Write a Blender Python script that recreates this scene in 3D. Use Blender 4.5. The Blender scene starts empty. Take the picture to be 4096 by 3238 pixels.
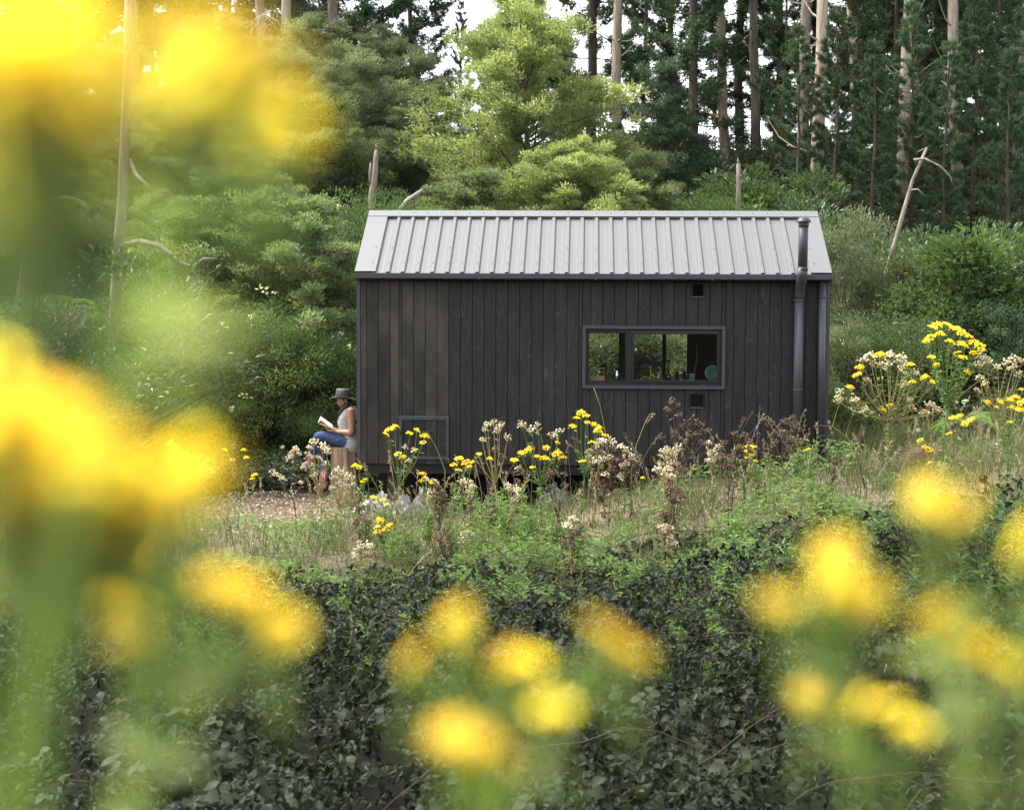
import bpy, math, random
import numpy as np
from mathutils import Vector, Matrix

R = math.radians
random.seed(7)
scene = bpy.context.scene
COL = scene.collection

# ------------------------------------------------------------------ camera
CZ = 2.8
PITCH, ROLL = R(4.0), R(0.24)
FPX = 55.0 / 36.0 * 4096.0
cam_d = bpy.data.cameras.new('camera')
cam = bpy.data.objects.new('camera', cam_d)
COL.objects.link(cam)
cam_d.lens = 55
cam_d.sensor_width = 36
cam_d.clip_start = 0.03
cam_d.clip_end = 2000
CAM_R = Matrix.Rotation(R(90) - PITCH, 3, 'X') @ Matrix.Rotation(ROLL, 3, 'Z')
cam.matrix_world = Matrix.Translation((0, 0, CZ)) @ CAM_R.to_4x4()
cam_d.dof.use_dof = True
cam_d.dof.focus_distance = 20.2
cam_d.dof.aperture_fstop = 3.2
cam_d.dof.aperture_blades = 9
scene.camera = cam

# ------------------------------------------------------------------ sky, sun, exposure
SUN_EL, SUN_AZ = R(58), R(-72)          # azimuth measured from +Y towards +X
world = bpy.data.worlds.new('World')
scene.world = world
world.use_nodes = True
wn = world.node_tree
wn.nodes.clear()
sky = wn.nodes.new('ShaderNodeTexSky')
sky.sky_type = 'NISHITA'
sky.sun_disc = False
sky.sun_elevation = SUN_EL
sky.sun_rotation = SUN_AZ
sky.air_density = 1.0
sky.dust_density = 2.0
sky.ozone_density = 1.0
hsv = wn.nodes.new('ShaderNodeHueSaturation')
hsv.inputs['Saturation'].default_value = 0.22
bg = wn.nodes.new('ShaderNodeBackground')
bg.inputs['Strength'].default_value = 0.15
wo = wn.nodes.new('ShaderNodeOutputWorld')
wn.links.new(sky.outputs[0], hsv.inputs['Color'])
wn.links.new(hsv.outputs[0], bg.inputs['Color'])
wn.links.new(bg.outputs[0], wo.inputs['Surface'])

sun_d = bpy.data.lights.new('sun', 'SUN')
sun_d.energy = 2.0
sun_d.angle = R(16)
sun_d.color = (1.0, 0.955, 0.88)
sun = bpy.data.objects.new('sun', sun_d)
COL.objects.link(sun)
to_sun = Vector((math.cos(SUN_EL) * math.sin(SUN_AZ), math.cos(SUN_EL) * math.cos(SUN_AZ), math.sin(SUN_EL)))
sun.rotation_euler = to_sun.to_track_quat('Z', 'Y').to_euler()
sun.location = to_sun * 60

scene.view_settings.view_transform = 'Standard'
scene.view_settings.look = 'None'
scene.view_settings.gamma = 1.0
scene.view_settings.use_curve_mapping = False
scene.view_settings.exposure = 2.1
scene.render.engine = 'CYCLES'
cy = scene.cycles
cy.max_bounces = 7
cy.diffuse_bounces = 4
cy.glossy_bounces = 3
cy.transmission_bounces = 5
cy.transparent_max_bounces = 8
cy.use_denoising = True
cy.use_adaptive_sampling = True
cy.adaptive_threshold = 0.006
cy.sample_clamp_indirect = 6

# ------------------------------------------------------------------ pixel helpers (photo pixels, 4096 wide)
def ray(px, py):
    return (CAM_R @ Vector(((px - 2048) / FPX, -(py - 1619) / FPX, -1.0))).normalized()

def at(px, py, Y):
    d = ray(px, py)
    return Vector((0, 0, CZ)) + d * (Y / d.y)

def at_d(px, py, dist):
    return Vector((0, 0, CZ)) + ray(px, py) * dist

def ss(x, a, b):
    t = np.clip((np.asarray(x, float) - a) / (b - a), 0, 1)
    return t * t * (3 - 2 * t)

# ------------------------------------------------------------------ mesh helpers
class Buf:
    def __init__(self):
        self.v = []; self.f = []; self.t = []; self.n = 0
    def add(self, v, faces, tint=0.5):
        v = np.asarray(v, np.float32).reshape(-1, 3)
        for fc in (faces if isinstance(faces, list) else [faces]):
            fc = np.asarray(fc, np.int32)
            if fc.ndim == 1: fc = fc.reshape(1, -1)
            self.f.append(fc + self.n)
        self.v.append(v)
        self.t.append(np.broadcast_to(np.asarray(tint, np.float32), (len(v),)).copy())
        self.n += len(v)
        return self
    def box(self, lo, hi, tint=0.5, M=None):
        lo = np.minimum(lo, hi) if True else lo
        x0, y0, z0 = lo; x1, y1, z1 = hi
        v = np.array([[x0,y0,z0],[x1,y0,z0],[x1,y1,z0],[x0,y1,z0],[x0,y0,z1],[x1,y0,z1],[x1,y1,z1],[x0,y1,z1]], float)
        if M is not None: v = np.array([M @ Vector(p) for p in v])
        return self.add(v, [[0,3,2,1],[4,5,6,7],[0,1,5,4],[1,2,6,5],[2,3,7,6],[3,0,4,7]], tint)
    def prism(self, prof, a, b, axis='x', tint=0.5):
        """closed profile extruded from a to b; profile pairs fill the two other axes"""
        k = len(prof); P = np.asarray(prof, float)
        def mk(val):
            o = np.empty((k, 3)); i = 'xyz'.index(axis); rest = [j for j in range(3) if j != i]
            o[:, i] = val; o[:, rest[0]] = P[:, 0]; o[:, rest[1]] = P[:, 1]
            return o
        v = np.vstack([mk(a), mk(b)])
        side = [[i, (i + 1) % k, (i + 1) % k + k, i + k] for i in range(k)]
        return self.add(v, [np.array(side), np.arange(k)[::-1], np.arange(k) + k], tint)
    def tube(self, path, rad, n=8, tint=0.5, cap=True, lateral=None, rad2=None, wob=0, rng=None):
        P = np.asarray([tuple(p) for p in path], float); k = len(P)
        rad = np.broadcast_to(np.asarray(rad, float), (k,))
        r2 = rad if rad2 is None else np.broadcast_to(np.asarray(rad2, float), (k,))
        T = np.gradient(P, axis=0); T /= np.linalg.norm(T, axis=1, keepdims=True) + 1e-9
        ref = np.array(lateral if lateral is not None else ((0, 0, 1) if abs(T[0][2]) < .85 else (1, 0, 0)), float)
        B = ref - T * (T @ ref)[:, None]
        B /= np.linalg.norm(B, axis=1, keepdims=True) + 1e-9
        A = np.cross(T, B)
        th = np.linspace(0, 2 * np.pi, n, endpoint=False)
        c, s = np.cos(th), np.sin(th)
        rr = np.ones((k, n))
        if wob and rng is not None: rr = 1 + wob * rng.standard_normal((k, n))
        v = P[:, None, :] + (A[:, None, :] * (c[None, :] * rr * rad[:, None])[..., None] + B[:, None, :] * (s[None, :] * rr * r2[:, None])[..., None])
        v = v.reshape(-1, 3)
        i = np.arange(k - 1)[:, None] * n; j = np.arange(n)[None, :]; j2 = (j + 1) % n
        q = np.stack([i + j, i + j2, i + n + j2, i + n + j], -1).reshape(-1, 4)
        fs = [q]
        if cap: fs += [np.arange(n)[::-1], np.arange(n) + (k - 1) * n]
        return self.add(v, fs, tint)
    def lathe(self, prof, n=16, c=(0, 0, 0), tint=0.5, sx=1, sy=1, cap=True, M=None):
        pr = np.asarray(prof, float); k = len(pr)
        th = np.linspace(0, 2 * np.pi, n, endpoint=False)
        v = np.stack([pr[:, 0, None] * np.cos(th) * sx, pr[:, 0, None] * np.sin(th) * sy, np.repeat(pr[:, 1, None], n, 1)], -1).reshape(-1, 3)
        if M is not None: v = np.array([M @ Vector(p) for p in v])
        v = v + np.array(c)
        i = np.arange(k - 1)[:, None] * n; j = np.arange(n)[None, :]; j2 = (j + 1) % n
        q = np.stack([i + j, i + j2, i + n + j2, i + n + j], -1).reshape(-1, 4)
        fs = [q]
        if cap: fs += [np.arange(n)[::-1], np.arange(n) + (k - 1) * n]
        return self.add(v, fs, tint)
    def ellipsoid(self, c, r, n=14, m=9, tint=0.5, M=None):
        ph = np.linspace(-np.pi / 2, np.pi / 2, m)
        prof = [(max(math.cos(p), .02), math.sin(p)) for p in ph]
        b = Buf(); b.lathe(prof, n)
        v = b.v[0] * np.array(r)
        if M is not None: v = np.array([M @ Vector(p) for p in v])
        return self.add(v + np.array(tuple(c)), b.f, tint)
    def mesh(self, name, smooth=False):
        me = bpy.data.meshes.new(name)
        v = np.concatenate(self.v).astype(np.float32)
        me.vertices.add(len(v)); me.vertices.foreach_set('co', v.ravel())
        loops = np.concatenate([f.ravel() for f in self.f]).astype(np.int32)
        sizes = np.concatenate([np.full(len(f), f.shape[1], np.int32) for f in self.f])
        starts = np.concatenate([[0], np.cumsum(sizes)[:-1]]).astype(np.int32)
        me.loops.add(len(loops)); me.loops.foreach_set('vertex_index', loops)
        me.polygons.add(len(sizes)); me.polygons.foreach_set('loop_start', starts)
        me.polygons.foreach_set('use_smooth', np.full(len(sizes), smooth))
        at_ = me.attributes.new('tint', 'FLOAT', 'POINT')
        at_.data.foreach_set('value', np.concatenate(self.t).astype(np.float32))
        me.update(calc_edges=True)
        return me

def leaves(buf, P, D, N, L, W, tint, shape='diamond', fold=0.18):
    P = np.asarray(P, float); n = len(P)
    D = D / (np.linalg.norm(D, axis=1, keepdims=True) + 1e-9)
    S = np.cross(D, N); S /= np.linalg.norm(S, axis=1, keepdims=True) + 1e-9
    U = np.cross(S, D)
    L = np.broadcast_to(L, (n,))[:, None]; W = np.broadcast_to(W, (n,))[:, None]
    h = W * .5
    if shape == 'diamond':
        v = np.stack([P, P + D * L * .45 + S * h + U * W * fold, P + D * L - U * L * .08, P + D * L * .45 - S * h + U * W * fold], 1)
        f = np.arange(n)[:, None] * 4 + np.arange(4)[None, :]
        buf.add(v.reshape(-1, 3), f, np.repeat(tint, 4))
    elif shape == 'oval':
        lift = U * W * fold
        v = np.stack([P, P + D * L * .28 + S * h * .92 + lift, P + D * L * .66 + S * h * .72 + lift, P + D * L - U * L * .1,
                      P + D * L * .66 - S * h * .72 + lift, P + D * L * .28 - S * h * .92 + lift], 1)
        b = np.arange(n)[:, None] * 6
        f = np.concatenate([b + np.array([[0, 1, 2, 3]]), b + np.array([[0, 3, 4, 5]])])
        buf.add(v.reshape(-1, 3), f, np.repeat(tint, 6))
    elif shape == 'blade':       # curved grass blade, tip bends by U (N is the bend direction)
        v = np.stack([P - S * h, P + S * h, P + D * L * .55 + S * h * .8 + N * L * .08, P + D * L * .55 - S * h * .8 + N * L * .08, P + D * L + N * L * .32], 1)
        b = np.arange(n)[:, None] * 5
        buf.add(v.reshape(-1, 3), [b + np.array([[0, 1, 2, 3]]), b + np.array([[3, 2, 4]])], np.repeat(tint, 5))

def rdir(rng, n):
    d = rng.standard_normal((n, 3)); return d / np.linalg.norm(d, axis=1, keepdims=True)

def link(o, parent=None):
    COL.objects.link(o)
    if parent is not None: o.parent = parent
    return o
def obj(name, data, mat=None, parent=None, smooth=False, kind=None):
    me = data.mesh(name, smooth) if isinstance(data, Buf) else data
    if mat is not None and len(me.materials) == 0: me.materials.append(mat)
    o = link(bpy.data.objects.new(name, me), parent)
    if kind: o['kind'] = kind
    return o
def tag(o, label=None, cat=None, group=None, kind=None):
    if label: o['label'] = label
    if cat: o['category'] = cat
    if group: o['group'] = group
    if kind: o['kind'] = kind
    return o
def thing(name, label, cat, loc=(0, 0, 0), rz=0, group=None):
    o = bpy.data.objects.new(name, None)
    o.empty_display_size = .2
    COL.objects.link(o)
    o.location = loc; o.rotation_euler = (0, 0, rz)
    return tag(o, label, cat, group)
def dup(root, loc, rz, sc, label=None, group=None):
    r = root.copy(); COL.objects.link(r)
    r.location = loc; r.rotation_euler = (0, 0, rz)
    r.scale = sc if isinstance(sc, (tuple, list)) else (sc, sc, sc)
    if label: r['label'] = label
    if group: r['group'] = group
    for ch in root.children:
        c = ch.copy(); COL.objects.link(c); c.parent = r
        for g in ch.children:
            d = g.copy(); COL.objects.link(d); d.parent = c
    return r

# ------------------------------------------------------------------ materials
def new_mat(name):
    m = bpy.data.materials.new(name); m.use_nodes = True
    nt = m.node_tree; nt.nodes.clear()
    out = nt.nodes.new('ShaderNodeOutputMaterial')
    return m, nt, out
def N_(nt, t, **kw):
    n = nt.nodes.new(t)
    for k, v in kw.items(): setattr(n, k, v)
    return n
def ramp(nt, fac, stops):
    r = N_(nt, 'ShaderNodeValToRGB'); e = r.color_ramp.elements
    while len(e) < len(stops): e.new(.5)
    for i, (p, c) in enumerate(stops):
        e[i].position = p; e[i].color = (*c, 1) if len(c) == 3 else c
    if fac is not None: nt.links.new(fac, r.inputs[0])
    return r.outputs[0]
def noise(nt, scale, detail=4, coord='Object', stretch=None, rough=.55, seed_random=False):
    tc = N_(nt, 'ShaderNodeTexCoord'); src = tc.outputs[coord]
    if stretch or seed_random:
        mp = N_(nt, 'ShaderNodeMapping')
        if stretch: mp.inputs['Scale'].default_value = stretch
        if seed_random:
            oi = N_(nt, 'ShaderNodeObjectInfo')
            mu = N_(nt, 'ShaderNodeMath', operation='MULTIPLY'); mu.inputs[1].default_value = 40
            nt.links.new(oi.outputs['Random'], mu.inputs[0])
            nt.links.new(mu.outputs[0], mp.inputs['Location'])
        nt.links.new(src, mp.inputs[0]); src = mp.outputs[0]
    n = N_(nt, 'ShaderNodeTexNoise'); n.inputs['Scale'].default_value = scale
    n.inputs['Detail'].default_value = detail; n.inputs['Roughness'].default_value = rough
    nt.links.new(src, n.inputs['Vector'])
    return n.outputs['Fac']
def mixc(nt, fac, a, b, mode='MIX'):
    m = N_(nt, 'ShaderNodeMix', data_type='RGBA', blend_type=mode)
    for s, i in ((fac, 0), (a, 6), (b, 7)):
        if hasattr(s, 'is_linked'): nt.links.new(s, m.inputs[i])
        elif isinstance(s, (int, float)): m.inputs[i].default_value = s
        else: m.inputs[i].default_value = (*s, 1)
    return m.outputs[2]
def principled(nt, out, col, rough=.6, spec=.4, metal=0, bump=None, bstr=.3, bdist=.01):
    b = N_(nt, 'ShaderNodeBsdfPrincipled')
    if hasattr(col, 'is_linked'): nt.links.new(col, b.inputs['Base Color'])
    else: b.inputs['Base Color'].default_value = (*col, 1)
    if hasattr(rough, 'is_linked'): nt.links.new(rough, b.inputs['Roughness'])
    else: b.inputs['Roughness'].default_value = rough
    b.inputs['Specular IOR Level'].default_value = spec
    b.inputs['Metallic'].default_value = metal
    if bump is not None:
        bp = N_(nt, 'ShaderNodeBump'); bp.inputs['Strength'].default_value = bstr; bp.inputs['Distance'].default_value = bdist
        nt.links.new(bump, bp.inputs['Height']); nt.links.new(bp.outputs[0], b.inputs['Normal'])
    nt.links.new(b.outputs[0], out.inputs[0])
    return b
def plain(name, col, rough=.6, spec=.4, metal=0, var=.12, nscale=30, bump=0):
    m, nt, out = new_mat(name)
    n = noise(nt, nscale, 4)
    c = mixc(nt, n, tuple(x * (1 - var) for x in col), tuple(min(1, x * (1 + var)) for x in col))
    principled(nt, out, c, rough, spec, metal, n if bump else None, bump, .004)
    return m
def soft(c, s=.80, g=1.0):
    l = .3 * c[0] + .6 * c[1] + .1 * c[2]
    return tuple(min(.9, g * (l + (x - l) * s)) for x in c)
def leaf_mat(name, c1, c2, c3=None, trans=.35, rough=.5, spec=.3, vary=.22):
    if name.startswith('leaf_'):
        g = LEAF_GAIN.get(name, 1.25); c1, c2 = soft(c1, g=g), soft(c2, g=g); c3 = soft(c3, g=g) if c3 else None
    m, nt, out = new_mat(name)
    a = N_(nt, 'ShaderNodeAttribute'); a.attribute_name = 'tint'
    c = ramp(nt, a.outputs['Fac'], [(0, c1), (1, c2)] if c3 is None else [(0, c1), (.6, c2), (1, c3)])
    oi = N_(nt, 'ShaderNodeObjectInfo')
    hs = N_(nt, 'ShaderNodeHueSaturation')
    mr = N_(nt, 'ShaderNodeMapRange'); mr.inputs[3].default_value = 1 - vary; mr.inputs[4].default_value = 1 + vary
    nt.links.new(oi.outputs['Random'], mr.inputs[0]); nt.links.new(mr.outputs[0], hs.inputs['Value'])
    nt.links.new(c, hs.inputs['Color']); col = hs.outputs[0]
    b = N_(nt, 'ShaderNodeBsdfPrincipled'); b.inputs['Roughness'].default_value = rough
    b.inputs['Specular IOR Level'].default_value = spec
    nt.links.new(col, b.inputs['Base Color'])
    t = N_(nt, 'ShaderNodeBsdfTranslucent')
    tc = mixc(nt, 1.0, col, (1.5, 1.6, .75), 'MULTIPLY')
    nt.links.new(tc, t.inputs[0])
    mx = N_(nt, 'ShaderNodeMixShader'); mx.inputs[0].default_value = trans
    nt.links.new(b.outputs[0], mx.inputs[1]); nt.links.new(t.outputs[0], mx.inputs[2])
    nt.links.new(mx.outputs[0], out.inputs[0])
    return m
def bark_mat(name, ca, cb, cc, scale=6, str_=(1, 1, .18)):
    m, nt, out = new_mat(name)
    n1 = noise(nt, scale * 3, 6, stretch=str_, rough=.65, seed_random=True)
    n2 = noise(nt, scale * .35, 3, seed_random=True)
    c = ramp(nt, n1, [(.3, ca), (.52, cb), (.72, cc)])
    c = mixc(nt, n2, c, mixc(nt, .5, c, cb), 'MIX')
    principled(nt, out, c, .9, .15, 0, n1, .8, .02)
    return m

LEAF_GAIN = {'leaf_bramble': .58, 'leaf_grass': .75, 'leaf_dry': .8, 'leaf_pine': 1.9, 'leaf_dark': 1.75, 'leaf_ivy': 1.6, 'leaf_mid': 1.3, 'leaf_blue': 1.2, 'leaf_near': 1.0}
M = {}
M['slate'] = plain('slate_metal', (.048, .048, .057), .45, .4, 0, .08, 8)
M['charcoal'] = plain('charcoal_metal', (.035, .036, .04), .5, .35, 0, .1, 8)
M['black'] = plain('black_aluminium', (.012, .012, .013), .45, .35, 0, .1, 10)
M['vent'] = plain('vent_black', (.0035, .0035, .0037), .4, .3, 0, .1, 10)
M['roof'] = plain('roof_metal', (.112, .113, .113), .42, .5, 0, .05, 1.3)
M['roof_flash'] = plain('flashing_metal', (.121, .122, .122), .42, .5, 0, .04, 1.1)
M['steel'] = plain('steel', (.55, .55, .56), .18, .5, 1, .1, 10)
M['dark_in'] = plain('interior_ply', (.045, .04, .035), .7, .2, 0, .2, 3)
M['pale_wood'] = plain('pale_wood', (.42, .25, .12), .6, .3, 0, .25, 14)
M['brown_wood'] = plain('brown_wood', (.14, .055, .025), .6, .3, 0, .35, 9)
M['blue_cer'] = plain('blue_enamel', (.16, .30, .34), .3, .5, 0, .08, 20)
M['green_cer'] = plain('green_enamel', (.12, .22, .20), .35, .5, 0, .08, 20)
M['brown_glass'] = plain('dark_bottle', (.012, .009, .006), .12, .6, 0, .1, 20)
M['counter'] = plain('counter', (.10, .10, .10), .4, .4, 0, .1, 8)
M['screw'] = plain('screw_metal', (.05, .05, .055), .4, .5, .3, .1, 20)

def cladding():
    m, nt, out = new_mat('cladding')
    at_ = N_(nt, 'ShaderNodeAttribute'); at_.attribute_name = 'tint'        # sheet the board was cut from: weathered brown or dark
    g1 = noise(nt, 9, 7, stretch=(2.6, 1, .22), rough=.7, seed_random=True)
    g2 = noise(nt, 1.6, 4, coord='Object', stretch=(1, 1, .55), rough=.6, seed_random=True)
    g3 = noise(nt, 70, 3, stretch=(1, 1, .05), seed_random=True)
    base = ramp(nt, g1, [(.28, (.007, .0073, .0077)), (.48, (.0142, .0144, .0146)), (.62, (.022, .022, .0216)), (.8, (.046, .045, .043))])
    brown = ramp(nt, g2, [(.34, (.013, .0124, .0117)), (.5, (.036, .031, .0245)), (.7, (.085, .071, .051))])
    mb = N_(nt, 'ShaderNodeMath', operation='MULTIPLY'); mb.inputs[1].default_value = .8
    nt.links.new(at_.outputs['Fac'], mb.inputs[0])
    c = mixc(nt, mb.outputs[0], base, brown)
    # swirling veneer figure: thin pale contour lines
    tc = N_(nt, 'ShaderNodeTexCoord'); mp = N_(nt, 'ShaderNodeMapping'); mp.inputs['Scale'].default_value = (3.2, 1, .7)
    nt.links.new(tc.outputs['Object'], mp.inputs[0])
    nz = N_(nt, 'ShaderNodeTexNoise'); nz.inputs['Scale'].default_value = 1.1; nz.inputs['Detail'].default_value = 2
    nt.links.new(mp.outputs[0], nz.inputs['Vector'])
    mm = N_(nt, 'ShaderNodeMath', operation='MULTIPLY'); mm.inputs[1].default_value = 16
    fr = N_(nt, 'ShaderNodeMath', operation='FRACT')
    nt.links.new(nz.outputs['Fac'], mm.inputs[0]); nt.links.new(mm.outputs[0], fr.inputs[0])
    fig = ramp(nt, fr.outputs[0], [(0, (.0, .0, .0)), (.8, (.02, .02, .02)), (.93, (.5, .5, .5)), (1, (0, 0, 0))])
    gate = ramp(nt, g2, [(.40, (.12, .12, .12)), (.6, (1, 1, 1))])
    figm = mixc(nt, 1.0, fig, gate, 'MULTIPLY')
    c = mixc(nt, figm, c, (.075, .072, .066))
    principled(nt, out, c, .62, .28, 0, g3, .25, .004)
    return m
M['clad'] = cladding()

def glass():
    m, nt, out = new_mat('window_glass')
    fr = N_(nt, 'ShaderNodeFresnel'); fr.inputs[0].default_value = 1.45
    t = N_(nt, 'ShaderNodeBsdfTransparent'); t.inputs[0].default_value = (.965, .975, .97, 1)
    g = N_(nt, 'ShaderNodeBsdfGlossy'); g.inputs['Roughness'].default_value = .02
    mx = N_(nt, 'ShaderNodeMixShader')
    nt.links.new(fr.outputs[0], mx.inputs[0]); nt.links.new(t.outputs[0], mx.inputs[1]); nt.links.new(g.outputs[0], mx.inputs[2])
    nt.links.new(mx.outputs[0], out.inputs[0])
    return m
M['glass'] = glass()

def ground_mat():
    m, nt, out = new_mat('ground_soil')
    n1 = noise(nt, .5, 5); n2 = noise(nt, 6, 6, rough=.65); n3 = noise(nt, 40, 3)
    soil = ramp(nt, n2, [(.3, (.004, .0038, .0032)), (.55, (.009, .008, .0065)), (.75, (.022, .019, .014))])
    moss = ramp(nt, n2, [(.3, (.008, .011, .005)), (.7, (.022, .03, .012))])
    f = ramp(nt, n1, [(.42, (0, 0, 0)), (.6, (1, 1, 1))])
    c = mixc(nt, f, soil, moss)
    # dry pale strip of trodden earth along the cabin front
    tc = N_(nt, 'ShaderNodeTexCoord'); sp = N_(nt, 'ShaderNodeSeparateXYZ'); nt.links.new(tc.outputs['Object'], sp.inputs[0])
    mr = N_(nt, 'ShaderNodeMapRange', interpolation_type='SMOOTHSTEP'); mr.inputs[1].default_value = 15.5; mr.inputs[2].default_value = 17.5
    nt.links.new(sp.outputs['Y'], mr.inputs[0])
    mr2 = N_(nt, 'ShaderNodeMapRange', interpolation_type='SMOOTHSTEP'); mr2.inputs[1].default_value = 22.0; mr2.inputs[2].default_value = 20.6
    nt.links.new(sp.outputs['Y'], mr2.inputs[0])
    mu = N_(nt, 'ShaderNodeMath', operation='MULTIPLY'); nt.links.new(mr.outputs[0], mu.inputs[0]); nt.links.new(mr2.outputs[0], mu.inputs[1])
    dry = ramp(nt, n3, [(.3, (.08, .062, .04)), (.5, (.15, .12, .08)), (.72, (.24, .20, .14))])
    c = mixc(nt, mu.outputs[0], c, dry)
    principled(nt, out, c, .95, .1, 0, n2, .6, .05)
    return m
M['ground'] = ground_mat()

M['bark_pine'] = bark_mat('bark_pine', (.07, .055, .045), (.19, .155, .13), (.34, .29, .25), 4)
M['bark_pale'] = bark_mat('bark_pale', (.16, .12, .09), (.36, .29, .22), (.52, .45, .36), 4)
M['bark_dark'] = bark_mat('bark_dark', (.035, .028, .022), (.09, .07, .055), (.16, .13, .10), 6)
M['bark_grey'] = bark_mat('bark_grey', (.13, .12, .10), (.30, .28, .24), (.48, .45, .39), 5)
M['dead_wood'] = bark_mat('dead_wood', (.07, .055, .045), (.22, .18, .145), (.40, .35, .29), 5)
M['twig'] = plain('dry_twig', (.10, .07, .05), .8, .15, 0, .3, 20)
M['cane'] = plain('bramble_cane', (.05, .036, .022), .7, .2, 0, .35, 12)
M['stem_g'] = plain('green_stem', (.09, .14, .035), .6, .25, 0, .3, 20)
M['stem_y'] = plain('yellowing_stem', (.24, .22, .08), .7, .2, 0, .3, 20)
M['stem_d'] = plain('dead_stem', (.06, .045, .035), .8, .1, 0, .3, 20)

M['L_wattle'] = leaf_mat('leaf_wattle', (.06, .095, .042), (.13, .175, .078), (.26, .29, .145), .42)
M['L_wattle_y'] = leaf_mat('leaf_wattle_young', (.10, .14, .055), (.21, .25, .10), (.38, .40, .19), .5)
M['L_wattle_g'] = leaf_mat('leaf_wattle_grey', (.07, .10, .06), (.14, .175, .10), (.26, .29, .17), .42)
M['L_pine'] = leaf_mat('leaf_pine', (.014, .032, .015), (.032, .062, .024), (.065, .10, .038), .15, .55, .25)
M['L_dark'] = leaf_mat('leaf_dark', (.016, .032, .013), (.035, .062, .022), (.07, .10, .035), .25, .42, .4)
M['L_mid'] = leaf_mat('leaf_mid', (.03, .058, .018), (.065, .11, .032), (.13, .175, .055), .35, .45, .35)
M['L_olive'] = leaf_mat('leaf_olive', (.05, .07, .032), (.11, .14, .065), (.23, .25, .13), .3, .5, .35)
M['L_blue'] = leaf_mat('leaf_blue', (.022, .045, .03), (.05, .085, .05), (.09, .13, .08), .3, .5, .3)
M['L_fern'] = leaf_mat('leaf_fern', (.06, .12, .03), (.12, .21, .05), (.2, .3, .08), .45, .5, .3)
M['L_ivy'] = leaf_mat('leaf_ivy', (.016, .033, .013), (.045, .075, .026), (.12, .14, .05), .25, .4, .4)
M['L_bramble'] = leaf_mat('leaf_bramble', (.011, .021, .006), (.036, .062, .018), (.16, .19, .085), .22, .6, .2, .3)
M['L_weed'] = leaf_mat('leaf_weed', (.05, .10, .025), (.10, .18, .04), (.17, .25, .07), .4, .5, .3)
M['L_grass'] = leaf_mat('leaf_grass', (.06, .11, .03), (.17, .20, .07), (.42, .36, .20), .35, .6, .2, .05)
M['L_dry'] = leaf_mat('leaf_dry', (.20, .14, .08), (.38, .30, .18), (.55, .47, .32), .3, .7, .15, .1)
M['yellow'] = leaf_mat('ragwort_yellow', (.68, .44, .03), (.88, .66, .07), (.92, .76, .14), .7, .6, .2, .06)
M['L_near'] = leaf_mat('leaf_near', (.20, .27, .08), (.32, .40, .13), (.44, .50, .20), .6, .6, .2, .05)
M['fluff'] = leaf_mat('seed_fluff', (.34, .26, .17), (.62, .54, .42), (.80, .76, .68), .3, .8, .1, .08)
M['brownseed'] = leaf_mat('brown_seed', (.06, .04, .03), (.14, .095, .065), (.26, .19, .13), .15, .8, .1, .1)
M['cream'] = leaf_mat('cream_blossom', (.45, .42, .25), (.62, .58, .38), (.75, .72, .52), .3, .7, .1, .08)

# ------------------------------------------------------------------ terrain
def H(x, y):
    x = np.asarray(x, float); y = np.asarray(y, float)
    front = np.interp(y, [-300, -60, -14, -4, -1, .8, 2, 5, 8, 10.5, 14, 17, 18.5], [14, 12, 6.5, 1.9, 1.25, 1.15, .9, -.25, -.75, -.72, -.4, -.08, 0])  # unseen bank behind the camera, added to cut low sky light and window reflections
    pad = .68 * ss(x, -1.0, 4.3) + .42 * ss(x, 4.6, 8.5) + .5 * ss(x, 9, 20)
    w = ss(y, 10, 17.5) * (1 - .6 * ss(y, 24, 32))
    s = y - (22.3 + 1.2 * ss(x, -3, 2))
    hill = np.interp(s, [0, 1.2, 4, 12, 20, 26, 40, 110, 400], [0, .15, 1.25, 3.9, 6.2, 7.0, 6.8, 3, 3])
    hill = hill * (1 + .22 * ss(-x, 4, 14))
    bump = .05 * np.sin(x * 1.7 + y * .6) + .05 * np.sin(x * .9 - y * 1.3 + 1) + .03 * np.sin(x * 3.1 + y * 2.3)
    return front + pad * w + hill + bump * (.4 + ss(np.abs(y - 18), 3, 9))
def Hs(x, y): return float(H(x, y))

def build_ground():
    def axis(lo, hi, n, c, k):
        t = np.linspace(-1, 1, n); s = np.sinh(k * t) / np.sinh(k)
        return np.where(s < 0, c + s * (c - lo), c + s * (hi - c))
    xs = axis(-500, 500, 190, 0, 5.2); ys = axis(-300, 600, 260, 16, 5.0)
    X, Y = np.meshgrid(xs, ys)
    v = np.stack([X, Y, H(X, Y)], -1).reshape(-1, 3)
    nx, ny = len(xs), len(ys)
    i = np.arange(ny - 1)[:, None] * nx + np.arange(nx - 1)[None, :]
    q = np.stack([i, i + 1, i + nx + 1, i + nx], -1).reshape(-1, 4)
    b = Buf(); b.add(v, q)
    o = obj('ground', b, M['ground'], smooth=True)
    o['kind'] = 'structure'
build_ground()

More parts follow.
